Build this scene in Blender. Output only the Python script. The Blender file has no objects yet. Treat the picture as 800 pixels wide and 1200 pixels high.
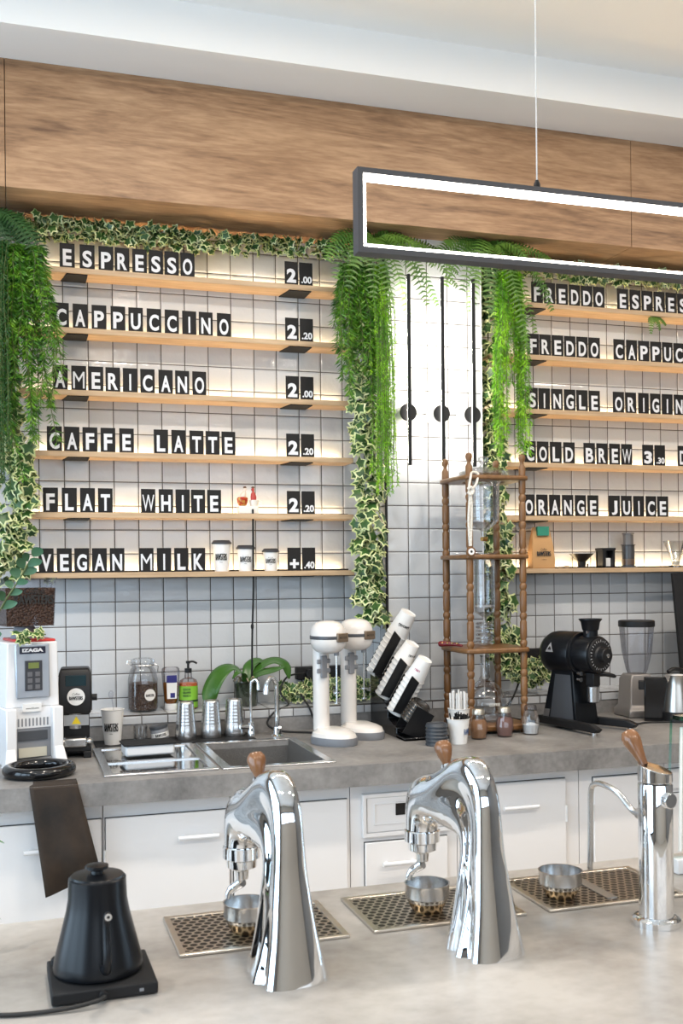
import bpy, math, random
from mathutils import Vector, Matrix
PI = math.pi
SC = bpy.context.scene
COL = SC.collection
random.seed(7)

# ------------------------------------------------------------------ camera
cam_d = bpy.data.cameras.new('camera')
cam = bpy.data.objects.new('camera', cam_d)
COL.objects.link(cam)
SC.camera = cam
cam.location = (0, -4.42, 1.60)
cam.rotation_mode = 'QUATERNION'
cam.rotation_quaternion = (Matrix.Rotation(-math.radians(17.4), 4, 'Z') @ Matrix.Rotation(PI / 2, 4, 'X')
                           @ Matrix.Rotation(-0.01, 4, 'Z')).to_quaternion()
cam_d.sensor_fit = 'VERTICAL'
cam_d.sensor_height = 36.0
cam_d.sensor_width = 24.0
cam_d.lens = 1220.0 / 1200.0 * 36.0
cam_d.shift_y = 71.0 / 1200.0
cam_d.clip_start = 0.05
cam_d.dof.use_dof = True
cam_d.dof.focus_distance = 3.9
cam_d.dof.aperture_fstop = 9.0

# ------------------------------------------------------------------ world, daylight, exposure
W = bpy.data.worlds.new('sky')
SC.world = W
W.use_nodes = True
bg = W.node_tree.nodes['Background']
bg.inputs[0].default_value = (0.50, 0.74, 1.0, 1)
bg.inputs[1].default_value = 1.5
SC.view_settings.view_transform = 'Standard'
SC.view_settings.look = 'None'
SC.view_settings.exposure = 0.34
SC.view_settings.gamma = 1.0
SC.view_settings.use_curve_mapping = False
try:
    SC.cycles.use_denoising = True
    SC.cycles.max_bounces = 10
    SC.cycles.transparent_max_bounces = 24
    SC.cycles.caustics_reflective = False
    SC.cycles.sample_clamp_indirect = 6.0
except Exception:
    pass


def area(name, loc, rot, sx, sy, power, color):
    d = bpy.data.lights.new(name, 'AREA')
    d.shape = 'RECTANGLE'
    d.size, d.size_y = sx, sy
    d.energy = power
    d.color = color
    o = bpy.data.objects.new(name, d)
    o.location = loc
    o.rotation_euler = rot
    COL.objects.link(o)
    return o


# daylight coming in through the shop windows (side wall and street front)
area('side_window_daylight', (-2.72, -3.2, 1.75), (0, -PI / 2, 0), 2.4, 4.8, 125, (0.66, 0.84, 1.0))
area('street_window_daylight', (1.6, -8.2, 2.35), (PI / 2, 0, 0), 6.6, 1.3, 42, (0.95, 0.97, 1.0))
# ceiling lamps of the shop
for i, (x, y) in enumerate([(-0.9, -1.9), (0.6, -1.9), (2.1, -1.9), (3.6, -1.9), (-0.9, -4.6), (0.8, -4.8), (2.5, -4.6), (4.0, -4.6)]):
    d = bpy.data.lights.new('ceiling_downlight', 'AREA')
    d.shape = 'DISK'
    d.size = 0.16
    d.energy = 23
    d.color = (1.0, 0.89, 0.77)
    o = bpy.data.objects.new('ceiling_downlight', d)
    o.location = (x, y, 3.66)
    COL.objects.link(o)


# ------------------------------------------------------------------ materials
MATS = {}


def mat(name, col, rough=0.5, metal=0.0, spec=0.5, coat=0.0, trans=0.0, emit=None, es=0.0, sss=0.0):
    if name in MATS:
        return MATS[name]
    m = bpy.data.materials.new(name)
    m.use_nodes = True
    b = m.node_tree.nodes['Principled BSDF']
    b.inputs['Base Color'].default_value = (*col, 1)
    b.inputs['Roughness'].default_value = rough
    b.inputs['Metallic'].default_value = metal
    b.inputs['Specular IOR Level'].default_value = spec
    b.inputs['Coat Weight'].default_value = coat
    if coat:
        b.inputs['Coat Roughness'].default_value = 0.08
    if emit:
        b.inputs['Emission Color'].default_value = (*emit, 1)
        b.inputs['Emission Strength'].default_value = es
    MATS[name] = m
    return m


def nt(m):
    t = m.node_tree
    return t, t.nodes, t.links, t.nodes['Principled BSDF']


def math_node(t, op, a, b=None):
    n = t.nodes.new('ShaderNodeMath')
    n.operation = op
    for i, v in enumerate((a, b)):
        if v is None:
            continue
        if isinstance(v, (int, float)):
            n.inputs[i].default_value = v
        else:
            t.links.new(v, n.inputs[i])
    return n.outputs[0]


def noise_mat(name, stops, scale, rough=0.5, stretch=(1, 1, 1), detail=6, bump=0.0, distort=0.0, metal=0.0, spec=0.5, second=None):
    """colour ramp over object-space noise"""
    m = mat(name, stops[0][1], rough, metal, spec)
    t, N, L, b = nt(m)
    tc = N.new('ShaderNodeTexCoord')
    mp = N.new('ShaderNodeMapping')
    mp.inputs['Scale'].default_value = stretch
    L.new(tc.outputs['Object'], mp.inputs[0])
    n = N.new('ShaderNodeTexNoise')
    n.inputs['Scale'].default_value = scale
    n.inputs['Detail'].default_value = detail
    n.inputs['Roughness'].default_value = 0.6
    n.inputs['Distortion'].default_value = distort
    L.new(mp.outputs[0], n.inputs['Vector'])
    fac = n.outputs['Fac']
    if second:
        n2 = N.new('ShaderNodeTexNoise')
        n2.inputs['Scale'].default_value = second[0]
        n2.inputs['Detail'].default_value = 4
        L.new(mp.outputs[0], n2.inputs['Vector'])
        a = math_node(t, 'MULTIPLY', fac, 1 - second[1])
        c = math_node(t, 'MULTIPLY', n2.outputs['Fac'], second[1])
        fac = math_node(t, 'ADD', a, c)
    r = N.new('ShaderNodeValToRGB')
    el = r.color_ramp.elements
    while len(el) < len(stops):
        el.new(0.5)
    for e, (p, c) in zip(el, stops):
        e.position = p
        e.color = (*c, 1)
    L.new(fac, r.inputs[0])
    L.new(r.outputs[0], b.inputs['Base Color'])
    if bump:
        bp = N.new('ShaderNodeBump')
        bp.inputs['Strength'].default_value = bump
        bp.inputs['Distance'].default_value = 0.004
        L.new(n.outputs['Fac'], bp.inputs['Height'])
        L.new(bp.outputs[0], b.inputs['Normal'])
    return m


def tile_mat(name, axis, u0, v0, pu, pv, vaxis='z'):
    """glazed square handmade tiles with dark joints, laid out in wall coordinates"""
    m = mat(name, (0.8, 0.8, 0.8), 0.16, 0, 0.5)
    t, N, L, b = nt(m)
    tc = N.new('ShaderNodeTexCoord')
    sp = N.new('ShaderNodeSeparateXYZ')
    L.new(tc.outputs['Object'], sp.inputs[0])
    ax = {'x': 0, 'y': 1, 'z': 2}
    u = math_node(t, 'DIVIDE', math_node(t, 'SUBTRACT', sp.outputs[ax[axis]], u0), pu)
    v = math_node(t, 'DIVIDE', math_node(t, 'SUBTRACT', sp.outputs[ax[vaxis]], v0), pv)
    fu, fv = math_node(t, 'FRACT', u), math_node(t, 'FRACT', v)
    du = math_node(t, 'MULTIPLY', math_node(t, 'SUBTRACT', 0.5, math_node(t, 'ABSOLUTE', math_node(t, 'SUBTRACT', fu, 0.5))), pu)
    dv = math_node(t, 'MULTIPLY', math_node(t, 'SUBTRACT', 0.5, math_node(t, 'ABSOLUTE', math_node(t, 'SUBTRACT', fv, 0.5))), pv)
    d = math_node(t, 'MINIMUM', du, dv)
    joint = math_node(t, 'LESS_THAN', d, 0.0020)
    cb = N.new('ShaderNodeCombineXYZ')
    L.new(math_node(t, 'FLOOR', u), cb.inputs[0])
    L.new(math_node(t, 'FLOOR', v), cb.inputs[1])
    wn = N.new('ShaderNodeTexWhiteNoise')
    L.new(cb.outputs[0], wn.inputs['Vector'])
    r = N.new('ShaderNodeValToRGB')
    el = r.color_ramp.elements
    el[0].color = (0.46, 0.475, 0.495, 1)
    el[1].color = (0.59, 0.60, 0.61, 1)
    L.new(wn.outputs['Value'], r.inputs[0])
    mx = N.new('ShaderNodeMix')
    mx.data_type = 'RGBA'
    L.new(joint, mx.inputs['Factor'])
    L.new(r.outputs[0], mx.inputs['A'])
    mx.inputs['B'].default_value = (0.075, 0.065, 0.058, 1)
    L.new(mx.outputs['Result'], b.inputs['Base Color'])
    ro = math_node(t, 'ADD', math_node(t, 'MULTIPLY', joint, 0.6), 0.14)
    L.new(ro, b.inputs['Roughness'])
    # pillowed edge and hand-pressed waviness
    edge = math_node(t, 'MINIMUM', math_node(t, 'DIVIDE', d, 0.008), 1.0)
    n1 = N.new('ShaderNodeTexNoise')
    n1.inputs['Scale'].default_value = 26
    n1.inputs['Detail'].default_value = 2.5
    L.new(tc.outputs['Object'], n1.inputs['Vector'])
    n2 = N.new('ShaderNodeTexNoise')
    n2.inputs['Scale'].default_value = 9
    L.new(tc.outputs['Object'], n2.inputs['Vector'])
    tilt = math_node(t, 'MULTIPLY', math_node(t, 'SUBTRACT', wn.outputs['Value'], 0.5), math_node(t, 'SUBTRACT', fv, 0.5))
    h = math_node(t, 'ADD', math_node(t, 'MULTIPLY', edge, 0.5), math_node(t, 'MULTIPLY', n1.outputs['Fac'], 0.5))
    h = math_node(t, 'ADD', h, math_node(t, 'MULTIPLY', n2.outputs['Fac'], 0.6))
    h = math_node(t, 'ADD', h, math_node(t, 'MULTIPLY', tilt, 1.1))
    bp = N.new('ShaderNodeBump')
    bp.inputs['Strength'].default_value = 0.55
    bp.inputs['Distance'].default_value = 0.006
    L.new(h, bp.inputs['Height'])
    L.new(bp.outputs[0], b.inputs['Normal'])
    return m


def glass_mat(name, tint=(1, 1, 1), ior=1.45, gloss=(0.9, 0.9, 0.9), base=0.015):
    if name in MATS:
        return MATS[name]
    m = bpy.data.materials.new(name)
    m.use_nodes = True
    t = m.node_tree
    N, L = t.nodes, t.links
    N.remove(N['Principled BSDF'])
    tr = N.new('ShaderNodeBsdfTransparent')
    tr.inputs[0].default_value = (*tint, 1)
    gl = N.new('ShaderNodeBsdfGlossy')
    gl.inputs['Roughness'].default_value = 0.03
    gl.inputs[0].default_value = (*gloss, 1)
    lw = N.new('ShaderNodeLayerWeight')
    lw.inputs['Blend'].default_value = 0.32
    f = math_node(t, 'MINIMUM', math_node(t, 'ADD', math_node(t, 'MULTIPLY', lw.outputs['Fresnel'], 0.6), base), 1.0)
    mx = N.new('ShaderNodeMixShader')
    L.new(f, mx.inputs[0])
    L.new(tr.outputs[0], mx.inputs[1])
    L.new(gl.outputs[0], mx.inputs[2])
    L.new(mx.outputs[0], N['Material Output'].inputs[0])
    MATS[name] = m
    return m


def perforated_mat(name, col, pitch, rad):
    """steel sheet punched with staggered round holes you can see through"""
    if name in MATS:
        return MATS[name]
    m = mat(name, col, 0.28, 1.0)
    t, N, L, b = nt(m)
    tc = N.new('ShaderNodeTexCoord')
    sp = N.new('ShaderNodeSeparateXYZ')
    L.new(tc.outputs['Object'], sp.inputs[0])
    py = pitch * 0.866

    def dist(offx, offy):
        u = math_node(t, 'DIVIDE', math_node(t, 'ADD', sp.outputs[0], offx), pitch)
        v = math_node(t, 'DIVIDE', math_node(t, 'ADD', sp.outputs[1], offy), 2 * py)
        a = math_node(t, 'MULTIPLY', math_node(t, 'SUBTRACT', math_node(t, 'FRACT', u), 0.5), pitch)
        c = math_node(t, 'MULTIPLY', math_node(t, 'SUBTRACT', math_node(t, 'FRACT', v), 0.5), 2 * py)
        return math_node(t, 'SQRT', math_node(t, 'ADD', math_node(t, 'MULTIPLY', a, a), math_node(t, 'MULTIPLY', c, c)))
    d = math_node(t, 'MINIMUM', dist(0, 0), dist(pitch / 2, py))
    hole = math_node(t, 'LESS_THAN', d, rad)
    tr = N.new('ShaderNodeBsdfTransparent')
    mx = N.new('ShaderNodeMixShader')
    L.new(hole, mx.inputs[0])
    L.new(b.outputs[0], mx.inputs[1])
    L.new(tr.outputs[0], mx.inputs[2])
    L.new(mx.outputs[0], N['Material Output'].inputs[0])
    return m


def speck_mat(name, c0, c1, scale, rough=0.5):
    m = mat(name, c0, rough)
    t, N, L, b = nt(m)
    tc = N.new('ShaderNodeTexCoord')
    v = N.new('ShaderNodeTexVoronoi')
    v.inputs['Scale'].default_value = scale
    L.new(tc.outputs['Object'], v.inputs['Vector'])
    r = N.new('ShaderNodeValToRGB')
    r.color_ramp.elements[0].color = (*c1, 1)
    r.color_ramp.elements[0].position = 0.15
    r.color_ramp.elements[1].color = (*c0, 1)
    r.color_ramp.elements[1].position = 0.75
    L.new(v.outputs['Distance'], r.inputs[0])
    L.new(r.outputs[0], b.inputs['Base Color'])
    bp = N.new('ShaderNodeBump')
    bp.inputs['Distance'].default_value = 0.006
    bp.invert = True
    L.new(v.outputs['Distance'], bp.inputs['Height'])
    L.new(bp.outputs[0], b.inputs['Normal'])
    return m


TILE_L = tile_mat('white_tiles_bay', 'x', 0.097, 0.087, 0.1, 0.1)
TILE_R = tile_mat('white_tiles_far_bay', 'x', 0.062, 0.087, 0.0992, 0.1)
TILE_C = tile_mat('white_tiles_column', 'x', 0.092, 0.087, 0.096, 0.1)
TILE_S = tile_mat('white_tiles_column_side', 'y', 0.0, 0.087, 0.1, 0.1)
TILE_LT = tile_mat('white_tiles_ledge_top', 'x', 0.06, -0.22, 0.104, 0.113, 'y')
TILE_LF = tile_mat('white_tiles_ledge_front', 'x', 0.06, 0.938, 0.104, 0.1, 'z')
OAK = noise_mat('oak_laminate', [(0.32, (0.135, 0.066, 0.030)), (0.48, (0.30, 0.165, 0.082)), (0.66, (0.47, 0.285, 0.155))], 1.5, 0.5,
                (0.8, 4, 6), 9, 0.12, 1.6, second=(16, 0.30))
OAK_S = noise_mat('pale_oak', [(0.3, (0.42, 0.28, 0.16)), (0.7, (0.62, 0.44, 0.27))], 3.0, 0.5, (1.5, 14, 20), 6, 0.05)
CONC = noise_mat('grey_concrete_laminate', [(0.30, (0.13, 0.124, 0.12)), (0.5, (0.235, 0.225, 0.217)), (0.72, (0.35, 0.336, 0.322))], 5.0, 0.42,
                 (1, 1, 1), 9, 0.04, 0.4, second=(60, 0.25))
CONC_B = noise_mat('pale_concrete_laminate', [(0.30, (0.19, 0.17, 0.152)), (0.46, (0.32, 0.30, 0.278)), (0.64, (0.45, 0.43, 0.405))], 3.4, 0.33,
                   (0.8, 1.0, 1), 9, 0.02, 0.3, second=(40, 0.18))
WHITE_CAB = mat('white_cabinet_paint', (0.82, 0.805, 0.80), 0.35)
GAP = mat('dark_gap', (0.05, 0.05, 0.05), 0.8)
CEIL = mat('ceiling_paint', (0.90, 0.885, 0.86), 0.9)
WALLP = mat('wall_paint', (0.17, 0.165, 0.16), 0.9)
FLOORM = noise_mat('floor_concrete', [(0.3, (0.42, 0.38, 0.33)), (0.7, (0.52, 0.48, 0.42))], 3, 0.5)
BLACK = mat('black_plastic', (0.010, 0.010, 0.011), 0.42, 0, 0.35)
BLACKM = mat('black_matte', (0.014, 0.014, 0.015), 0.7, 0, 0.25)
BLACKG = mat('black_gloss', (0.008, 0.008, 0.009), 0.12)
BLACKP = mat('black_powdercoat', (0.004, 0.005, 0.007), 0.30, 0.0, 0.30)
CARD = mat('black_card', (0.012, 0.011, 0.011), 0.6, 0, 0.25)
LETTER = mat('white_letter_print', (0.72, 0.72, 0.74), 0.6)
CHROME = mat('chrome', (0.86, 0.87, 0.88), 0.03, 1.0)
STEEL = mat('brushed_steel', (0.62, 0.62, 0.62), 0.24, 1.0)
STEELS = mat('steel_satin', (0.55, 0.55, 0.55), 0.33, 1.0)
SINKM = speck_mat('sink_composite', (0.20, 0.195, 0.19), (0.13, 0.125, 0.12), 400, 0.4)
STEELW = mat('steel_tray_frame', (0.66, 0.60, 0.52), 0.3, 1.0)
BRASS = mat('brass', (0.75, 0.5, 0.2), 0.25, 1.0)
PERF = perforated_mat('perforated_steel', (0.60, 0.54, 0.46), 0.0185, 0.0072)
DARKREC = mat('tray_recess', (0.045, 0.036, 0.028), 0.5)
WALNUT = noise_mat('turned_brown_wood', [(0.3, (0.125, 0.056, 0.018)), (0.7, (0.22, 0.108, 0.040))], 6, 0.36, (6, 6, 1), 5)
KNOBW = noise_mat('polished_wood', [(0.3, (0.12, 0.050, 0.022)), (0.7, (0.30, 0.14, 0.062))], 20, 0.18, (1, 1, 0.3), 4)
GLASS = glass_mat('clear_glass')
GLASSF = glass_mat('ribbed_glass', (0.94, 0.95, 0.96), base=0.045)
PLASTICC = glass_mat('clear_plastic', (0.93, 0.93, 0.95), gloss=(0.5, 0.5, 0.52), base=0.02)
GREENG = glass_mat('green_glass_edge', (0.30, 0.72, 0.60), base=0.12)
PAPER = mat('white_paper', (0.80, 0.79, 0.77), 0.55)
INK = mat('black_ink', (0.01, 0.01, 0.01), 0.6)
WHITEP = mat('white_plastic', (0.80, 0.80, 0.81), 0.25)
CREAM = mat('cream_enamel', (0.76, 0.72, 0.68), 0.22, coat=0.5)
GREYP = mat('grey_plastic', (0.22, 0.23, 0.25), 0.5)
SILVERP = mat('silver_paint', (0.42, 0.46, 0.52), 0.35, 0.5)
DARKGREY = mat('dark_grey_metal', (0.075, 0.08, 0.09), 0.45, 0.3)
REDP = mat('red_plastic', (0.55, 0.03, 0.025), 0.35)
BEANS = speck_mat('coffee_beans', (0.05, 0.022, 0.012), (0.16, 0.085, 0.055), 130, 0.4)
CORD = mat('black_rubber', (0.01, 0.01, 0.01), 0.6)
KRAFT = mat('kraft_paper', (0.50, 0.28, 0.115), 0.7)
TEALL = mat('green_label', (0.02, 0.22, 0.14), 0.5)
ROPE = noise_mat('cotton_rope', [(0.35, (0.5, 0.46, 0.4)), (0.6, (0.8, 0.77, 0.7))], 220, 0.8)
LEAF_D = noise_mat('ivy_leaf_green', [(0.35, (0.012, 0.042, 0.012)), (0.65, (0.05, 0.135, 0.025))], 18, 0.38)
LEAF_C = noise_mat('ivy_leaf_cream_edge', [(0.35, (0.40, 0.50, 0.16)), (0.65, (0.70, 0.70, 0.42))], 30, 0.42)
FERN = noise_mat('fern_green', [(0.35, (0.03, 0.10, 0.014)), (0.65, (0.13, 0.25, 0.035))], 9, 0.45)
FERN_L = noise_mat('dark_fern_green', [(0.35, (0.010, 0.045, 0.014)), (0.65, (0.035, 0.11, 0.028))], 9, 0.5)
TRAIL = noise_mat('trailing_green', [(0.36, (0.014, 0.07, 0.005)), (0.5, (0.07, 0.22, 0.012)), (0.66, (0.20, 0.40, 0.025))], 26, 0.45)
LIME = noise_mat('lime_green', [(0.36, (0.045, 0.19, 0.004)), (0.5, (0.17, 0.43, 0.008)), (0.64, (0.36, 0.68, 0.02))], 30, 0.45, (1, 1, 0.25))
STEM = mat('plant_stem', (0.10, 0.13, 0.04), 0.6)
ORCHID = mat('orchid_leaf', (0.045, 0.13, 0.018), 0.3)
EUCA = mat('eucalyptus_leaf', (0.055, 0.145, 0.07), 0.5)
SOIL = mat('bark_soil', (0.06, 0.035, 0.02), 0.9)
LED_W = mat('warm_led', (1, 0.9, 0.7), 0.5, emit=(1.0, 0.74, 0.42), es=19)
LED_P = mat('pendant_led', (1, 1, 1), 0.5, emit=(1.0, 0.93, 0.82), es=9)
LED_C = mat('wall_lamp_led', (1, 1, 1), 0.5, emit=(1.0, 0.92, 0.80), es=55)


# ------------------------------------------------------------------ mesh builder
class MB:
    def __init__(s):
        s.v, s.f, s.mi, s.mats = [], [], [], []
        s.cur = 0

    def use(s, m):
        if m not in s.mats:
            s.mats.append(m)
        s.cur = s.mats.index(m)
        return s

    def add(s, vs, fs, M=None):
        o = len(s.v)
        s.v += [tuple(M @ Vector(p)) if M is not None else tuple(p) for p in vs]
        s.f += [tuple(i + o for i in f) for f in fs]
        s.mi += [s.cur] * len(fs)
        return s

    def box(s, x0, x1, y0, y1, z0, z1, M=None):
        return s.add([(x0, y0, z0), (x1, y0, z0), (x1, y1, z0), (x0, y1, z0), (x0, y0, z1), (x1, y0, z1), (x1, y1, z1), (x0, y1, z1)],
                     [(3, 2, 1, 0), (4, 5, 6, 7), (0, 1, 5, 4), (1, 2, 6, 5), (2, 3, 7, 6), (3, 0, 4, 7)], M)

    def loft(s, rings, cap0=True, cap1=True, M=None, closed=True):
        n = len(rings[0])
        vs = [p for r in rings for p in r]
        fs = []
        for k in range(len(rings) - 1):
            for i in range(n if closed else n - 1):
                j = (i + 1) % n
                fs.append((k * n + i, k * n + j, (k + 1) * n + j, (k + 1) * n + i))
        if cap0:
            fs.append(tuple(reversed(range(n))))
        if cap1:
            fs.append(tuple(range((len(rings) - 1) * n, len(rings) * n)))
        return s.add(vs, fs, M)

    def lathe(s, prof, c=(0, 0, 0), n=32, M=None, sx=1.0, sy=1.0, caps=True):
        rings = [[(c[0] + sx * r * math.cos(2 * PI * i / n), c[1] + sy * r * math.sin(2 * PI * i / n), c[2] + z) for i in range(n)] for r, z in prof]
        return s.loft(rings, caps and prof[0][0] > 1e-6, caps and prof[-1][0] > 1e-6, M)

    def tube(s, pts, r, n=8, caps=True, M=None):
        P = [Vector(p) for p in pts]
        R = r if isinstance(r, (list, tuple)) else [r] * len(P)
        rings = []
        up = Vector((0, 0, 1))
        prev = None
        for i, p in enumerate(P):
            t = (P[min(i + 1, len(P) - 1)] - P[max(i - 1, 0)]).normalized()
            if prev is None:
                a = t.cross(up if abs(t.z) < 0.9 else Vector((1, 0, 0))).normalized()
            else:
                a = (prev - t * prev.dot(t)).normalized()
            prev = a
            b = t.cross(a)
            rings.append([tuple(p + a * R[i] * math.cos(2 * PI * k / n) + b * R[i] * math.sin(2 * PI * k / n)) for k in range(n)])
        return s.loft(rings, caps, caps, M)

    def prism(s, poly, a0, a1, axis='y', M=None):
        """extrude a 2-D outline along an axis; outline coords are the other two axes in xyz order"""
        def P(u, v, a):
            return {'x': (a, u, v), 'y': (u, a, v), 'z': (u, v, a)}[axis]
        n = len(poly)
        vs = [P(u, v, a0) for u, v in poly] + [P(u, v, a1) for u, v in poly]
        fs = [tuple(range(n)), tuple(reversed(range(n, 2 * n)))] + [(i, n + i, n + (i + 1) % n, (i + 1) % n) for i in range(n)]
        return s.add(vs, fs, M)

    def ellipsoid(s, c, rx, ry, rz, n=24, k=12, M=None, e=1.0):
        prof = []
        for i in range(k + 1):
            a = -PI / 2 + PI * i / k
            ca, sa = math.cos(a), math.sin(a)
            prof.append((abs(ca) ** e, math.copysign(abs(sa) ** e, sa)))
        rings = [[(c[0] + rx * r * math.cos(2 * PI * i / n), c[1] + ry * r * math.sin(2 * PI * i / n), c[2] + rz * z) for i in range(n)] for r, z in prof]
        return s.loft(rings, True, True, M)

    def text(s, txt, height, M, width=None, bold=0.0, shear=0.0, cyl=None, heavy=0.0):
        if heavy:
            for k in (-1, 0, 1):
                s.text(txt, height, M @ Matrix.Translation((k * heavy * height, 0, 0.00004 * k)), width, bold, shear, cyl)
            return s
        """flat lettering in local xy of M; cyl = radius to wrap it round a vertical cylinder"""
        vs, fs = text_geo(txt, bold, shear)
        x0, x1 = min(p[0] for p in vs), max(p[0] for p in vs)
        y0, y1 = min(p[1] for p in vs), max(p[1] for p in vs)
        ky = height / (y1 - y0)
        kx = (width / (x1 - x0)) if width else ky
        out = []
        for p in vs:
            x, y = (p[0] - (x0 + x1) / 2) * kx, (p[1] - (y0 + y1) / 2) * ky
            if cyl:
                out.append((cyl * math.sin(x / cyl), y, cyl * math.cos(x / cyl) - cyl))
            else:
                out.append((x, y, 0))
        return s.add(out, fs, M)

    def build(s, name, m=None, parent=None, angle=38, bevel=0.0, segs=2):
        me = bpy.data.meshes.new(name)
        me.from_pydata(s.v, [], s.f)
        mats = s.mats if s.mats else [m]
        for x in mats:
            me.materials.append(x)
        if len(mats) > 1:
            me.polygons.foreach_set('material_index', s.mi)
        me.polygons.foreach_set('use_smooth', [True] * len(me.polygons))
        me.validate()
        me.update()
        me.set_sharp_from_angle(angle=math.radians(angle))
        o = bpy.data.objects.new(name, me)
        COL.objects.link(o)
        if parent:
            o.parent = parent
        if bevel:
            b = o.modifiers.new('bevel', 'BEVEL')
            b.width = bevel
            b.segments = segs
            b.limit_method = 'ANGLE'
            b.angle_limit = math.radians(40)
        return o


_TXT = {}


def text_geo(txt, bold=0.0, shear=0.0):
    k = (txt, bold, shear)
    if k not in _TXT:
        c = bpy.data.curves.new('lettering', 'FONT')
        c.body = txt
        c.offset = bold
        c.shear = shear
        c.resolution_u = 4
        o = bpy.data.objects.new('lettering', c)
        me = bpy.data.meshes.new_from_object(o)
        _TXT[k] = ([tuple(v.co) for v in me.vertices], [tuple(p.vertices) for p in me.polygons])
        bpy.data.objects.remove(o)
        bpy.data.meshes.remove(me)
        bpy.data.curves.remove(c)
    return _TXT[k]


def tag(o, label, cat, group=None, kind=None):
    o['label'] = label
    o['category'] = cat
    if group:
        o['group'] = group
    if kind:
        o['kind'] = kind
    return o


def thing(name, label, cat, loc=(0, 0, 0), rz=0.0, group=None):
    o = bpy.data.objects.new(name, None)
    o.location = loc
    o.rotation_euler = (0, 0, rz)
    o.empty_display_size = 0.05
    COL.objects.link(o)
    return tag(o, label, cat, group)


def struct(mb, name, m=None, **k):
    o = mb.build(name, m, **k)
    o['kind'] = 'structure'
    return o


def facing(p, rz=0.0):
    """matrix for upright lettering whose face looks towards -y, turned by rz about z"""
    return Matrix.Translation(p) @ Matrix.Rotation(rz, 4, 'Z') @ Matrix.Rotation(PI / 2, 4, 'X')


def copy_thing(src, loc, label, rz=None, group=None):
    r = src.copy()
    COL.objects.link(r)
    r.location = loc
    if rz is not None:
        r.rotation_euler = (0, 0, rz)
    r['label'] = label
    if group:
        r['group'] = group
    for ch in list(src.children):
        c = ch.copy()
        COL.objects.link(c)
        c.parent = r
        for g in ch.children:
            d = g.copy()
            COL.objects.link(d)
            d.parent = c
    return r


def smooth_path(pts, k=6):
    P = [Vector(p) for p in pts]
    out = []
    for i in range(len(P) - 1):
        a, b = P[max(i - 1, 0)], P[i]
        c, d = P[i + 1], P[min(i + 2, len(P) - 1)]
        for j in range(k):
            t = j / k
            out.append(0.5 * ((2 * b) + (c - a) * t + (2 * a - 5 * b + 4 * c - d) * t * t + (3 * b - a - 3 * c + d) * t ** 3))
    out.append(P[-1])
    return out


# ================================================================== ROOM
struct(MB().box(-2.6, 5.2, -8.1, 0.3, -0.1, 0.0), 'floor', FLOORM)
struct(MB().box(-2.6, 1.53, 0.0, 0.12, 0, 3.75), 'wall_back', TILE_L)
struct(MB().box(1.98, 5.2, 0.0, 0.12, 0, 3.75), 'wall_back.001', TILE_R)
mb = MB()
mb.use(TILE_C).box(1.5302, 1.98, -0.2, -0.1998, 0, 3.06)
mb.use(TILE_S).box(1.53, 1.9802, -0.1998, 0.0, 0, 3.06)
struct(mb, 'wall_column')
struct(MB().box(1.523, 1.531, -0.203, -0.195, 1.04, 3.05), 'trim_1', BLACKM)
struct(MB().box(1.978, 1.984, -0.203, -0.19, 1.04, 3.05), 'trim_2', WHITEP)
# ceiling with a lower margin along the back wall
struct(MB().box(-2.6, 5.2, -8.1, -0.61, 3.70, 3.80), 'ceiling', CEIL)
struct(MB().box(-2.6, 5.2, -0.61, 0.12, 3.53, 3.80), 'ceiling.001', CEIL)
# oak boxed soffit over the counter, in three boards
for n, (x0, x1) in enumerate([(-2.6, -0.0215), (-0.019, 2.6555), (2.658, 5.2)]):
    struct(MB().box(x0, x1, -0.35, -0.001, 3.05, 3.53), 'wall_soffit' + ('' if n == 0 else '.%03d' % n), OAK, bevel=0.0015)
# tiled ledge behind the worktop
mb = MB()
mb.use(TILE_LT).box(-2.6, 5.2, -0.22, 0.0, 1.0400, 1.0420)
mb.use(TILE_LF).box(-2.6, 5.2, -0.22, -0.001, 1.006, 1.0400)
struct(mb, 'trim_3')
# remaining walls with window openings, glazed, behind and beside the camera
mb = MB()
mb.box(-2.6, -2.5, -8.1, -5.6, 0, 3.75).box(-2.6, -2.5, -0.8, 0.12, 0, 3.75).box(-2.6, -2.5, -5.6, -0.8, 0, 0.55).box(-2.6, -2.5, -5.6, -0.8, 2.95, 3.75)
struct(mb, 'wall_left', WALLP)
mb = MB()
mb.box(-2.6, -1.7, -8.1, -8.0, 0, 3.75).box(4.9, 5.2, -8.1, -8.0, 0, 3.75).box(-1.7, 4.9, -8.1, -8.0, 0, 1.7).box(-1.7, 4.9, -8.1, -8.0, 3.0, 3.75)
struct(mb, 'wall_front', mat('wall_paint_beige', (0.44, 0.41, 0.37), 0.9))
struct(MB().box(5.1, 5.2, -8.1, 0.12, 0, 3.75), 'wall_right', WALLP)
mb = MB()
for k in range(4):
    y = -5.6 + 1.6 * k
    mb.box(-2.58, -2.5, y - 0.09, y + 0.09, 0.55, 2.95)
mb.box(-2.58, -2.5, -5.6, -0.8, 0.55, 0.62).box(-2.58, -2.5, -5.6, -0.8, 2.88, 2.95)
struct(mb, 'window_1', BLACKM)
mb = MB()
for k in range(5):
    x = -1.7 + 1.65 * k
    mb.box(x - 0.05, x + 0.05, -8.08, -8.0, 1.7, 3.0)
mb.box(-1.7, 4.9, -8.08, -8.0, 1.7, 1.77).box(-1.7, 4.9, -8.08, -8.0, 2.93, 3.0)
struct(mb, 'window_2', BLACKM)

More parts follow.
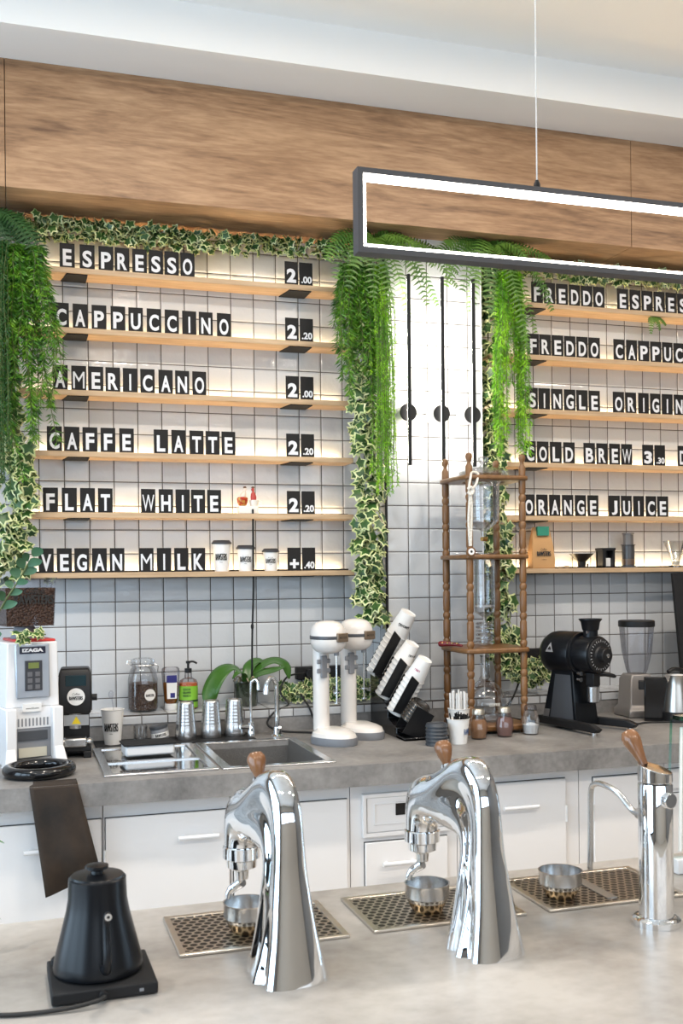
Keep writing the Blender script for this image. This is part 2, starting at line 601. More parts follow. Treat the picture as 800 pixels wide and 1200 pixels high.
# ================================================================== SHELVES
SH_Z = [2.832, 2.592, 2.343, 2.097, 1.852, 1.610]
L_ROWS = ['ESPRESSO', 'CAPPUCCINO', 'AMERICANO', 'CAFFE LATTE', 'FLAT WHITE', 'VEGAN MILK']
R_ROWS = ['FREDDO ESPRES', 'FREDDO CAPPUC', 'SINGLE ORIGIN', 'COLD BREW', 'ORANGE JUICE', '']


def shelf(x0, x1, z, brackets, label):
    t = thing('wall_shelf', label, 'shelf', (x0, 0, z), 0, 'oak display shelves on the tiled wall')
    L = x1 - x0
    MB().box(0, L, -0.125, -0.0, -0.022, 0).build('board', OAK_S, t, bevel=0.0015)
    MB().box(0.0, L, -0.040, -0.034, 0, 0.007).build('rail', BLACKM, t)
    MB().box(0.03, L - 0.03, -0.026, -0.008, 0.0005, 0.004).build('led_strip', LED_W, t)
    for a, b in brackets:
        MB().prism([(a - x0, -0.001), (a - x0 + 0.018, -0.118), (b - x0, -0.118), (b - x0 - 0.0, -0.001)], -0.026, -0.022, 'z').build('bracket', BLACKM, t)


for r, z in zip(L_ROWS, SH_Z):
    shelf(0.02, 1.405, z, [(0.19, 0.29), (1.11, 1.225)], 'pale oak wall shelf carrying the letter cards %s' % r)
for r, z in zip(R_ROWS, SH_Z):
    shelf(2.06, 4.2, z, [(2.235, 2.35), (3.45, 3.56)],
          'pale oak wall shelf carrying the letter cards %s' % r if r else 'pale oak wall shelf carrying the kraft bag and black coffee brewers')

# ---- letter cards
_CARD = {}
ORD = ['first', 'second', 'third', 'fourth', 'fifth', 'sixth', 'seventh', 'eighth', 'ninth', 'tenth', 'eleventh', 'twelfth']


def card(ch, x, z, label, group):
    x *= 0.9867
    if ch not in _CARD:
        o = MB().box(-0.0292, 0.0292, -0.002, 0.002, 0, 0.0985).build('letter_card', CARD, bevel=0.0006)
        mb = MB()
        if ch.startswith('.') and len(ch) > 1:
            mb.text(ch, 0.030, facing((0.002, -0.0024, 0.024)), 0.046, 0.035)
        elif ch == '+':
            mb.text(ch, 0.040, facing((0, -0.0024, 0.030)), 0.040, 0.04)
        elif ch in '23':
            mb.text(ch, 0.060, facing((0, -0.0024, 0.038)), 0.042, 0.045)
        else:
            w = {'I': 0.0075, 'M': 0.045, 'W': 0.049, 'L': 0.034, 'E': 0.034, 'F': 0.033, 'J': 0.030, 'S': 0.037, 'T': 0.037}.get(ch, 0.039)
            mb.text(ch, 0.067, facing((0, -0.0024, 0.041)), w, 0.0 if ch in 'MW' else 0.030)
        mb.build('letter', LETTER, o)
        _CARD[ch] = o
        o.location = (x, -0.116, z)
        return tag(o, label, 'letter card', group)
    return copy_thing(_CARD[ch], (x, -0.116, z), label, group=group)


rng = random.Random(3)


def row(words, xs, z, rowname):
    seq = []
    for w in words:
        for i, c in enumerate(w):
            seq.append((c, '%s letter of %s' % (ORD[i], w)))
    for (c, desc), x in zip(seq, xs):
        o = card(c, x, z, 'black card with white %s, %s in the row %s' % (c, desc, rowname), 'letter cards in the row ' + rowname)
        o.rotation_euler = (math.radians(rng.uniform(-1.5, -0.2)), 0, math.radians(rng.uniform(-3, 3)))


def price(a, b, x1, x2, z, rowname, dy='on'):
    for c, x in ((a, x1), (b, x2)):
        o = card(c, x, z, 'black price card showing white %s beside the row %s' % (c, rowname), 'price cards beside the menu rows')
        o.rotation_euler = (math.radians(-1), 0, math.radians(rng.uniform(-2, 2)))


row(['ESPRESSO'], [0.214, 0.293, 0.368, 0.433, 0.504, 0.571, 0.637, 0.703], SH_Z[0], 'ESPRESSO')
row(['CAPPUCCINO'], [0.189, 0.263, 0.338, 0.414, 0.486, 0.561, 0.635, 0.708, 0.778, 0.855], SH_Z[1], 'CAPPUCCINO')
row(['AMERICANO'], [0.182, 0.255, 0.323, 0.391, 0.461, 0.532, 0.607, 0.676, 0.748], SH_Z[2], 'AMERICANO')
row(['CAFFE', 'LATTE'], [0.157, 0.226, 0.297, 0.369, 0.444, 0.585, 0.658, 0.734, 0.802, 0.870], SH_Z[3], 'CAFFE LATTE')
row(['FLAT', 'WHITE'], [0.139, 0.213, 0.285, 0.356, 0.530, 0.603, 0.673, 0.738, 0.806], SH_Z[4], 'FLAT WHITE')
row(['VEGAN', 'MILK'], [0.120, 0.191, 0.260, 0.330, 0.401, 0.520, 0.593, 0.665, 0.736], SH_Z[5], 'VEGAN MILK')
for k, (a, b) in enumerate([('2', '.00'), ('2', '.20'), ('2', '.00'), ('2', '.20'), ('2', '.20'), ('+', '.40')]):
    price(a, b, 1.153, 1.2185, SH_Z[k], L_ROWS[k])
row(['FREDDO', 'ESPRES'], [2.337, 2.402, 2.468, 2.534, 2.599, 2.665, 2.795, 2.864, 2.931, 2.998, 3.064, 3.132], SH_Z[0], 'FREDDO ESPRES')
row(['FREDDO', 'CAPPUC'], [2.314, 2.377, 2.442, 2.507, 2.572, 2.637, 2.772, 2.841, 2.909, 2.976, 3.041, 3.107], SH_Z[1], 'FREDDO CAPPUC')
row(['SINGLE', 'ORIGIN'], [2.306, 2.369, 2.436, 2.503, 2.569, 2.635, 2.766, 2.835, 2.904, 2.971, 3.037, 3.104], SH_Z[2], 'SINGLE ORIGIN')
row(['COLD', 'BREW'], [2.293, 2.359, 2.427, 2.497, 2.605, 2.673, 2.742, 2.808], SH_Z[3], 'COLD BREW')
price('3', '.30', 2.926, 2.993, SH_Z[3], 'COLD BREW')
o = card('D', 3.123, SH_Z[3], 'black card with white D cut by the picture edge, past the price 3.30', 'letter cards in the row COLD BREW')
row(['ORANGE', 'JUICE'], [2.284, 2.352, 2.419, 2.487, 2.555, 2.622, 2.738, 2.804, 2.872, 2.940, 3.006], SH_Z[4], 'ORANGE JUICE')

# ================================================================== WALL LAMPS AND PENDANT
for k, (x, nm) in enumerate([(1.593, 'beside the lime strands'), (1.746, 'in the middle of the three'), (1.890, 'beside the tall brown coffee tower')]):
    t = thing('wall_lamp', 'slim black rod wall lamp with round disc, ' + nm, 'wall lamp', (x, -0.2, 2.275), 0, 'rod lamps on the tiled column')
    R = Matrix.Rotation(PI / 2, 4, 'X')
    MB().lathe([(0.034, 0.0), (0.034, 0.098)], n=32, M=R).build('mount', WHITEP, t, bevel=0.002)
    MB().lathe([(0.037, 0.098), (0.037, 0.108)], n=32, M=R).build('disc', BLACKM, t, bevel=0.001)
    MB().box(-0.0055, 0.0055, -0.128, -0.112, -0.225, 0.58).build('rod', BLACKM, t)
    MB().box(-0.0045, 0.0045, -0.112, -0.109, -0.215, 0.57).build('led_strip', LED_C, t)

t = thing('pendant_lamp', 'black rectangular frame pendant lamp with glowing inner edge hanging by a cable', 'pendant lamp', (0.737, -2.2, 2.316))
Lp, Hp, D = 1.75, 0.19, 0.018


def ring_frame(mb, x0, x1, z0, z1, w, y0, y1):
    o = [(x0, z0), (x1, z0), (x1, z1), (x0, z1)]
    i = [(x0 + w, z0 + w), (x1 - w, z0 + w), (x1 - w, z1 - w), (x0 + w, z1 - w)]
    vs = [(u, y0, v) for u, v in o] + [(u, y0, v) for u, v in i] + [(u, y1, v) for u, v in o] + [(u, y1, v) for u, v in i]
    fs = []
    for a in range(4):
        b = (a + 1) % 4
        fs += [(a, b, 4 + b, 4 + a), (8 + b, 8 + a, 12 + a, 12 + b), (b, a, 8 + a, 8 + b), (4 + a, 4 + b, 12 + b, 12 + a)]
    mb.add(vs, fs)
    return mb


ring_frame(MB(), 0, Lp, 0, Hp, 0.013, -D, D).build('frame', mat('anthracite_metal', (0.045, 0.045, 0.05), 0.5), t, angle=20)
ring_frame(MB(), 0.013, Lp - 0.013, 0.013, Hp - 0.013, 0.006, -D * 0.98, D * 0.98).build('led_strip', LED_P, t, angle=20)
mb = MB().tube([(0.455, 0, Hp + 0.02), (0.455, 0, 1.384)], 0.0016, 6)
mb.build('cable', mat('cable_grey', (0.55, 0.55, 0.55), 0.5), t)
MB().lathe([(0.008, Hp), (0.008, Hp + 0.012), (0.004, Hp + 0.022)], (0.455, 0, 0), 12).build('cable_grip', BLACKM, t)
MB().tube([(1.30, 0, Hp + 0.02), (1.30, 0, 1.384)], 0.0016, 6).build('cable', mat('cable_grey', (0.5, 0.5, 0.5), 0.5), t)
MB().lathe([(0.008, Hp), (0.008, Hp + 0.012), (0.004, Hp + 0.022)], (1.30, 0, 0), 12).build('cable_grip', BLACKM, t)


# ================================================================== WORKTOP, CABINETS, BAR
def slab(mb, x0, x1, y0, y1, z0, z1, holes):
    """slab with rectangular through-holes"""
    xs = sorted({x0, x1, *[h[0] for h in holes], *[h[1] for h in holes]})
    ys = sorted({y0, y1, *[h[2] for h in holes], *[h[3] for h in holes]})
    solid = {}
    for i in range(len(xs) - 1):
        for j in range(len(ys) - 1):
            cx, cy = (xs[i] + xs[i + 1]) / 2, (ys[j] + ys[j + 1]) / 2
            solid[i, j] = not any(h[0] < cx < h[1] and h[2] < cy < h[3] for h in holes)
    idx = {}
    vs = []

    def V(i, j, k):
        if (i, j, k) not in idx:
            idx[i, j, k] = len(vs)
            vs.append((xs[i], ys[j], (z0, z1)[k]))
        return idx[i, j, k]
    fs = []
    for (i, j), s in solid.items():
        if not s:
            continue
        fs.append((V(i, j, 1), V(i + 1, j, 1), V(i + 1, j + 1, 1), V(i, j + 1, 1)))
        fs.append((V(i, j + 1, 0), V(i + 1, j + 1, 0), V(i + 1, j, 0), V(i, j, 0)))
        for di, dj, a, b in ((-1, 0, (i, j + 1), (i, j)), (1, 0, (i + 1, j), (i + 1, j + 1)), (0, -1, (i, j), (i + 1, j)), (0, 1, (i + 1, j + 1), (i, j + 1))):
            if not solid.get((i + di, j + dj), False):
                fs.append((V(*a, 0), V(*b, 0), V(*b, 1), V(*a, 1)))
    return mb.add(vs, fs)


CT = 0.945
t = thing('worktop', 'long grey concrete-look worktop under the menu shelves', 'worktop', (0, 0, 0))
slab(MB(), -1.2, 4.2, -1.06, -0.20, 0.872, CT, [(0.685, 1.02, -0.955, -0.46)]).build('top', CONC, t)
struct(MB().box(-1.2, 4.2, -0.216, -0.20, CT, 1.006), 'trim_4', CONC)


def bar_handle(mb, x0, x1, z, y):
    mb.tube([(x0, y - 0.022, z), (x1, y - 0.022, z)], 0.0075, 10)
    for x in (x0 + 0.02, x1 - 0.02):
        mb.tube([(x, y, z), (x, y - 0.022, z)], 0.005, 8)
    return mb


def cabinet(x0, x1, label, fronts):
    t = thing('base_cabinet', label, 'cabinet', (x0, -0.62, 0), 0, 'white cabinets under the worktop')
    ox, oy = x0, -0.62
    w = x1 - x0
    mb = MB()
    mb.box(0.0015, w - 0.0015, -0.365, -0.345, 0.09, 0.872).box(0.0015, w - 0.0015, -0.345, 0.38, 0.09, 0.755)
    mb.box(0.0015, w - 0.0015, -0.33, 0.38, 0.0, 0.09)
    mb.build('body', WHITE_CAB, t)
    for kind, a, b, z0, z1, h in fronts:
        a -= x0
        b -= x0
        d = MB().box(a - 0.0025, b + 0.0025, -0.3665, -0.365, z0 - 0.0025, z1 + 0.0025)
        d.build('gap', GAP, t)
        d = MB().box(a, b, -0.3775, -0.3665, z0, z1).build('door' if kind == 'door' else 'drawer', WHITE_CAB, t, bevel=0.0025)
        if h:
            bar_handle(MB(), h[0] - x0, h[1] - x0, h[2], -0.3775).build('handle', WHITEP, d)
        if kind == 'panel':
            # moulded inset panel with a small black socket
            ring = [(a + 0.035, z0 + 0.03), (b - 0.03, z0 + 0.03), (b - 0.03, z1 - 0.03), (a + 0.035, z1 - 0.03)]
            mb2 = MB()
            ring_frame(mb2, a + 0.025, b - 0.012, z0 + 0.025, z1 - 0.02, 0.004, -0.3815, -0.3775)
            mb2.build('moulding', WHITE_CAB, d, bevel=0.001)
            MB().box(a + 0.105, a + 0.16, -0.381, -0.3775, z0 + 0.055, z0 + 0.10).build('socket', BLACKG, d)
            ring_frame(MB(), a - 0.018, b + 0.018, z0 - 0.016, z1 + 0.016, 0.015, -0.383, -0.365).build('surround', WHITE_CAB, d, bevel=0.003)
        elif kind == 'door':
            hx = b + 0.003 if h and h[3] == 'r' else a - 0.003
            for hz in (z1 - 0.13, z0 + 0.1):
                MB().tube([(hx, -0.376, hz - 0.03), (hx, -0.376, hz + 0.03)], 0.005, 8).build('hinge', WHITEP, d)


cabinet(-0.62, 0.262, 'white base cabinet whose handle shows beside the hanging dark towel', [('door', -0.58, 0.256, 0.12, 0.815, (0.017, 0.15, 0.733, 'l'))])
cabinet(0.262, 0.678, 'white base cabinet with one bar handle under the flat drainer', [('door', 0.27, 0.672, 0.12, 0.815, (0.50, 0.633, 0.738, 'l'))])
cabinet(0.678, 1.098, 'white base cabinet with a plain door under the open sink', [('door', 0.688, 1.085, 0.12, 0.818, None)])
cabinet(1.098, 1.50, 'white drawer cabinet with black socket panel above a handled drawer',
        [('panel', 1.157, 1.45, 0.695, 0.815, None), ('drawer', 1.15, 1.458, 0.40, 0.66, (1.207, 1.345, 0.586, 'l')), ('drawer', 1.15, 1.458, 0.12, 0.385, None)])
cabinet(1.50, 1.992, 'white base cabinet with bar handle below the glass sugar shakers', [('door', 1.598, 1.932, 0.12, 0.832, (1.67, 1.808, 0.744, 'r'))])
cabinet(1.992, 2.36, 'white base cabinet partly behind the slim chrome water tap', [('door', 2.05, 2.345, 0.12, 0.826, None)])
cabinet(2.36, 2.90, 'white drawer cabinet at the picture edge below the steel kettle', [('drawer', 2.375, 2.88, 0.76, 0.836, None), ('drawer', 2.375, 2.88, 0.45, 0.742, (2.52, 2.66, 0.68, 'l')), ('drawer', 2.375, 2.88, 0.12, 0.435, None)])

cabinet(2.90, 4.20, 'wide white base cabinet below the large black leaning board', [('door', 2.95, 3.54, 0.12, 0.826, (3.1, 3.24, 0.744, 'l')), ('door', 3.56, 4.15, 0.12, 0.826, (3.7, 3.84, 0.744, 'l'))])

t = thing('bar_counter', 'pale concrete-look serving bar in front of the camera carrying the chrome taps', 'bar counter', (0, 0, 0))
MB().box(-1.3, 2.9, -3.2, -2.215, 0.85, 0.90).build('top', CONC_B, t, bevel=0.002)
MB().box(-1.25, 2.85, -3.1, -2.30, 0.0, 0.85).build('body', WHITE_CAB, t)

# ---- sink and drainer
t = thing('kitchen_sink', 'steel-rimmed inset sink with dark grey basin in front of the gooseneck tap', 'sink', (0, 0, CT))
ring_frame_h = lambda mb, x0, x1, y0, y1, w, z0, z1: slab(mb, x0, x1, y0, y1, z0, z1, [(x0 + w, x1 - w, y0 + w, y1 - w)])
ring_frame_h(MB(), 0.655, 1.05, -0.99, -0.425, 0.032, 0.0, 0.006).build('rim', STEEL, t, bevel=0.002)
mb = MB()
x0, x1, y0, y1, zb = 0.6872, 1.0178, -0.9575, -0.4575, -0.18
mb.add([(x0, y0, 0.004), (x1, y0, 0.004), (x1, y1, 0.004), (x0, y1, 0.004), (x0 + 0.02, y0 + 0.02, zb), (x1 - 0.02, y0 + 0.02, zb), (x1 - 0.02, y1 - 0.02, zb), (x0 + 0.02, y1 - 0.02, zb)],
       [(0, 1, 5, 4), (1, 2, 6, 5), (2, 3, 7, 6), (3, 0, 4, 7), (4, 5, 6, 7)])
mb.build('basin', SINKM, t)
MB().lathe([(0.0, zb + 0.002), (0.03, zb + 0.002), (0.032, zb + 0.005), (0.0, zb + 0.005)], (0.85, -0.7, 0), 20).build('drain', STEEL, t)
t = thing('drainer_tray', 'flat steel drainer tray with mirror centre beside the sink', 'drainer', (0, 0, CT))
ring_frame_h(MB(), 0.268, 0.642, -0.985, -0.43, 0.03, 0, 0.008).build('rim', STEEL, t, bevel=0.002)
MB().box(0.298, 0.612, -0.955, -0.46, 0.0005, 0.003).build('plate', mat('mirror_steel', (0.6, 0.6, 0.6), 0.08, 1.0), t)
MB().box(0.298, 0.612, -0.76, -0.735, 0.003, 0.007).build('divider', STEEL, t)
for a in range(2):
    mb = MB()
    for i in range(6):
        mb.box(0.325 + 0.014 * i, 0.333 + 0.014 * i, -0.93 + 0.2 * a, -0.90 + 0.2 * a, 0.003, 0.0042)
    mb.build('slots', DARKREC, t)

# ---- drip trays
TR = [(0.279, 0.606, -2.520, -2.295, 'perforated drip tray under the chrome tap nearest the black kettle'),
      (0.656, 0.985, -2.515, -2.295, 'perforated drip tray under the middle chrome tap with copper reflections'),
      (1.036, 1.365, -2.515, -2.288, 'perforated drip tray beside the slim chrome water tap')]
for x0, x1, y0, y1, lb in TR:
    t = thing('drip_tray', lb, 'drip tray', ((x0 + x1) / 2, (y0 + y1) / 2, 0.90), 0, 'drip trays let into the bar')
    w, d = (x1 - x0) / 2, (y1 - y0) / 2
    ring_frame_h(MB(), -w, w, -d, d, 0.013, 0, 0.006).build('frame', STEELW, t, bevel=0.0015)
    MB().box(-w + 0.013, w - 0.013, -d + 0.013, d - 0.013, 0.0002, 0.0008).build('basin', DARKREC, t)
    mb = MB()
    mb.add([(-w + 0.013, -d + 0.013, 0.0042), (w - 0.013, -d + 0.013, 0.0042), (w - 0.013, d - 0.013, 0.0042), (-w + 0.013, d - 0.013, 0.0042)], [(0, 1, 2, 3)])
    mb.build('grate', PERF, t)
    if x0 > 1:
        MB().box(-0.012, 0.012, -d + 0.03, d - 0.02, 0.0043, 0.0062).build('centre_bar', STEELS, t)


# ================================================================== CHROME TAPS
def espresso_tap(x, y, rz, label):
    t = thing('espresso_tap', label, 'coffee tap', (x, y, 0.90), rz, 'chrome espresso taps on the bar')
    # profile pairs in the local y-z plane: outer point, inner point, half width, flute depth
    S = [(-.070, 0, .060, 0, .068, .30), (-.064, .03, .055, .035, .0615, .33), (-.055, .08, .048, .08, .052, .34), (-.046, .13, .043, .13, .044, .30),
         (-.038, .18, .041, .165, .0375, .26), (-.034, .23, .044, .182, .0345, .30), (-.028, .28, .052, .193, .033, .36), (-.010, .325, .064, .198, .0325, .38),
         (.022, .350, .080, .200, .0325, .30), (.065, .345, .098, .202, .0325, .20), (.105, .325, .115, .203, .0325, .10), (.15, .303, .138, .204, .033, .03),
         (.20, .288, .158, .202, .0335, 0), (.234, .268, .170, .195, .0335, 0), (.247, .235, .176, .186, .033, 0), (.248, .178, .178, .178, .033, 0)]
    O_ = smooth_path([(a[0], a[1], a[5]) for a in S], 5)
    I_ = smooth_path([(a[2], a[3], a[4]) for a in S], 5)
    n = 64
    rings = []
    for k, (o_, i_) in enumerate(zip(O_, I_)):
        f = k / (len(O_) - 1)
        cy_, cz_ = (o_.x + i_.x) / 2, (o_.y + i_.y) / 2
        hy, hz = (o_.x - i_.x) / 2, (o_.y - i_.y) / 2
        e = 2.9 if f < 0.6 else 2.9 - 0.9 * min(1, (f - 0.6) / 0.25)
        ring = []
        for i in range(n):
            ph = 2 * PI * i / n
            cx, sy = math.cos(ph), math.sin(ph)
            r = (abs(cx) ** e + abs(sy) ** e) ** (-1 / e)
            off = math.atan2(sy, abs(cx))
            lo = max(0.0, 1 - f / 0.28)
            g = o_.z * ((1 - lo) * math.exp(-((off - 0.10) / 0.42) ** 2) + lo * (math.exp(-((off + 0.30) / 0.17) ** 2) + 0.8 * math.exp(-((off - 0.38) / 0.17) ** 2)))
            ring.append((r * (1 - g) * cx * i_.z, cy_ + r * (1 - 0.6 * g) * sy * hy, cz_ + r * (1 - 0.6 * g) * sy * hz))
        rings.append(ring)
    MB().loft(rings, True, True).build('body', CHROME, t, angle=60)
    c = (0, 0.213, 0.012)
    MB().lathe([(0.0335, 0.165), (0.036, 0.163), (0.036, 0.142), (0.030, 0.138)], c, 32).build('group_collar', CHROME, t)
    b = MB().lathe([(0.030, 0.138), (0.029, 0.124), (0.014, 0.116), (0.012, 0.10)], c, 28)
    b.tube(smooth_path([(0, 0.212, 0.106), (-0.006, 0.222, 0.098), (-0.018, 0.230, 0.086), (-0.021, 0.232, 0.072)], 4), [0.010] * 4 + [0.009] * 4 + [0.007] * 5, 12)
    b.build('portafilter', CHROME, t)
    # wooden paddle on a chrome stem
    d = Vector((0.0, 0.42, 1)).normalized()
    base = Vector((0, 0.118, 0.322))
    M = Matrix.Translation(base) @ d.to_track_quat('Z', 'Y').to_matrix().to_4x4()
    k = MB().lathe([(0.0, 0.0), (0.007, 0.0), (0.009, 0.006), (0.0140, 0.018), (0.0175, 0.031), (0.0170, 0.040), (0.012, 0.047), (0.0, 0.050)], n=24, M=M)
    kn = k.build('lever_knob', KNOBW, t)
    MB().lathe([(0.016, -0.010), (0.012, 0.001), (0.007, 0.003)], n=16, M=M).build('lever_stem', CHROME, t)
    return t


espresso_tap(0.445, -2.655, math.radians(9), 'chrome sculpted coffee tap nearest the black kettle')
espresso_tap(0.822, -2.655, math.radians(10), 'chrome sculpted coffee tap in the middle, with copper-toned reflections')

t = thing('water_tap', 'slim chrome column tap with curved spout and wooden lever', 'water tap', (1.203, -2.64, 0.90))
mb = MB().lathe([(0.047, 0.0), (0.047, 0.012), (0.042, 0.016), (0.0335, 0.018)], n=40)
mb.build('base_flange', CHROME, t)
rings = []
n = 40
for z in (0.016, 0.15, 0.275, 0.277, 0.279):
    r = 0.0335 if z < 0.276 else 0.0325
    rings.append([(r * math.cos(2 * PI * i / n), r * math.sin(2 * PI * i / n), z) for i in range(n)])
tz = lambda px, py: 0.308 - 0.20 * px + 0.20 * py
for r, dz in ((0.0325, -0.002), (0.0335, 0.0)):
    pass
rings2 = [[(0.0335 * math.cos(2 * PI * i / n), 0.0335 * math.sin(2 * PI * i / n), 0.281) for i in range(n)],
          [(0.0335 * math.cos(2 * PI * i / n), 0.0335 * math.sin(2 * PI * i / n), tz(0.0335 * math.cos(2 * PI * i / n), 0.0335 * math.sin(2 * PI * i / n))) for i in range(n)]]
MB().loft(rings, True, True).build('column', CHROME, t)
MB().loft(rings2, True, True).build('cap', CHROME, t, bevel=0.0015)
sp = smooth_path([(-0.005, 0.03, 0.208), (-0.010, 0.065, 0.210), (-0.018, 0.105, 0.238), (-0.026, 0.145, 0.248), (-0.028, 0.178, 0.244), (-0.027, 0.196, 0.225), (-0.024, 0.204, 0.16), (-0.022, 0.212, 0.052)], 6)
MB().tube(sp, 0.0062, 14).build('spout', STEEL, t)
MB().tube([(-0.004, 0.028, 0.208), (-0.007, 0.048, 0.209)], 0.0115, 16).build('spout_joint', STEELS, t)
MB().tube([(0.004, -0.030, 0.25), (0.006, -0.044, 0.25)], 0.0155, 24).build('side_knob', CHROME, t, bevel=0.002)
d = Vector((-0.22, 0.62, 1)).normalized()
M = Matrix.Translation((-0.016, 0.012, 0.312)) @ d.to_track_quat('Z', 'Y').to_matrix().to_4x4()
MB().lathe([(0.0, 0.0), (0.008, 0.0), (0.009, 0.010), (0.0135, 0.032), (0.0185, 0.052), (0.0185, 0.063), (0.013, 0.074), (0.0, 0.078)], n=24, M=M).build('lever_knob', KNOBW, t)

# cups standing on the trays
BW = [(0.425, -2.425, 'steel basket cup on the drip tray of the tap nearest the kettle'), (0.803, -2.425, 'steel basket cup on the drip tray of the middle tap'),
      (1.105, -2.435, 'steel basket cup standing free on the drip tray by the water tap')]
first = None
for x, y, lb in BW:
    if first is None:
        t = thing('basket_cup', lb, 'cup', (x, y, 0.9045), 0, 'steel basket cups on the drip trays')
        MB().lathe([(0.0405, 0.020), (0.0425, 0.026), (0.0455, 0.029), (0.0455, 0.052), (0.0468, 0.056), (0.0440, 0.056), (0.0430, 0.030), (0.039, 0.022), (0.0, 0.021)], n=40).build('bowl', STEEL, t)
        mb = MB()
        rings = []
        nn = 48
        for r, z in ((0.030, 0.0), (0.034, 0.006), (0.0405, 0.021)):
            rings.append([((r - (0.0009 if i % 2 else 0)) * math.cos(2 * PI * i / nn), (r - (0.0009 if i % 2 else 0)) * math.sin(2 * PI * i / nn), z) for i in range(nn)])
        mb.loft(rings, True, True)
        mb.build('fluted_foot', mat('bronze_steel', (0.5, 0.38, 0.24), 0.25, 1.0), t)
        first = t
    else:
        copy_thing(first, (x, y, 0.9045), lb)

# ================================================================== KETTLE ON BASE
t = thing('kettle_base', 'flat square black heating base under the black kettle', 'kettle base', (0.134, -2.592, 0.90), math.radians(1))
MB().box(-0.086, 0.086, -0.080, 0.080, 0.002, 0.022).build('plate', BLACKM, t, bevel=0.003)
MB().lathe([(0.014, 0.022), (0.014, 0.031), (0.012, 0.033)], (-0.066, 0.058, 0), 24).build('dial', BLACKM, t)
MB().box(0.055, 0.062, -0.0806, -0.080, 0.009, 0.014).build('socket_mark', GREYP, t)
mb = MB().tube(smooth_path([(-0.004, -0.082, 0.012), (-0.004, -0.094, 0.013), (-0.02, -0.100, 0.010), (-0.07, -0.103, 0.006), (-0.14, -0.095, 0.0045), (-0.22, -0.075, 0.0045), (-0.36, -0.08, 0.0045)], 6), 0.0038, 10)
mb.build('power_cord', CORD, t)
MB().tube([(-0.004, -0.078, 0.012), (-0.004, -0.092, 0.013)], 0.007, 12).build('cord_plug', BLACKM, t)
t = thing('gooseneck_kettle', 'matte black conical gooseneck kettle standing on its black base', 'kettle', (0.130, -2.583, 0.922), math.radians(4))
MB().lathe([(0.066, 0.0), (0.0745, 0.004), (0.0755, 0.010), (0.0735, 0.022), (0.067, 0.048), (0.0595, 0.078), (0.0535, 0.102), (0.0500, 0.122), (0.0488, 0.150), (0.0485, 0.158), (0.0465, 0.160)], n=64).build('body', BLACKP, t)
MB().lathe([(0.046, 0.1595), (0.044, 0.163), (0.026, 0.1645), (0.0, 0.1655)], n=48).build('lid', BLACKP, t)
MB().lathe([(0.011, 0.164), (0.010, 0.170), (0.019, 0.174), (0.019, 0.179), (0.006, 0.181), (0.0, 0.181)], n=28).build('lid_knob', BLACKP, t)
sp = smooth_path([(0.0, -0.070, 0.026), (0.0, -0.094, 0.030), (0.0, -0.106, 0.052), (-0.0, -0.100, 0.085), (0.0, -0.098, 0.112), (0.0, -0.110, 0.126), (0.0, -0.118, 0.125)], 6)
MB().tube(sp, [0.0078 - 0.0028 * i / (len(sp) - 1) for i in range(len(sp))], 14).build('spout', BLACKP, t)
mb = MB().lathe([(0.0058, 0.0), (0.0058, 0.0015), (0.0028, 0.0015), (0.0028, -0.002)], n=20, M=Matrix.Translation((0, -0.118, 0.125)) @ Matrix.Rotation(PI / 2 + 0.1, 4, 'X'), caps=False)
mb.build('spout_tip', mat('spout_tip_steel', (0.6, 0.6, 0.6), 0.3, 0.8), t)
hd = smooth_path([(0.0, 0.047, 0.148), (0.0, 0.085, 0.150), (0.0, 0.112, 0.140), (0.0, 0.114, 0.10), (0.0, 0.104, 0.05)], 6)
MB().tube(hd, 0.008, 12).build('handle', BLACKM, t)


# ================================================================== PAPER CUPS AND LOGO
def logo(mb, R, z, ang, h, wide):
    """two-line roaster lettering wrapped on an upright cup; faces -y turned by ang"""
    M = Matrix.Rotation(ang, 4, 'Z') @ facing((0, -R - 0.0004, z))
    mb.use(INK)
    mb.text('Coffee', h * 0.55, M @ Matrix.Translation((0, h * 0.80, 0)), wide * 0.50, 0.0, 0.35, cyl=R, heavy=0.03)
    mb.text('RAWSTERS', h * 1.0, M @ Matrix.Translation((0, -h * 0.15, 0)), wide, 0.0, cyl=R, heavy=0.028)
    mb.text('roastery', h * 0.16, M @ Matrix.Translation((0, -h * 0.95, 0)), wide * 0.26, 0.01, cyl=R)
    return mb


def paper_cup(x, y, z, r0, r1, h, label, group, ang, lid=True, name='paper_cup', cat='cup'):
    t = thing(name, label, cat, (x, y, z), 0, group)
    MB().lathe([(r0 * 0.95, 0.002), (r0, 0.0), (r1, h), (r1 + 0.002, h + 0.002), (r1 - 0.001, h + 0.003), (r1 - 0.002, h), (r0 - 0.001, 0.004), (0, 0.004)], n=40).build('cup', PAPER, t)
    zc = h * 0.55
    R = r0 + (r1 - r0) * 0.55 + 0.0006
    mb = MB()
    logo(mb, R, zc, ang, h * 0.24, R * 1.45)
    mb.build('logo', INK, t)
    if lid:
        MB().lathe([(r1 + 0.001, h - 0.004), (r1 + 0.005, h - 0.002), (r1 + 0.0045, h + 0.003), (r1 + 0.001, h + 0.005), (r1 - 0.003, h + 0.012), (r1 - 0.005, h + 0.013), (0, h + 0.012)], n=40).build('lid', mat('lid_charcoal', (0.035, 0.038, 0.045), 0.5), t)
    return t


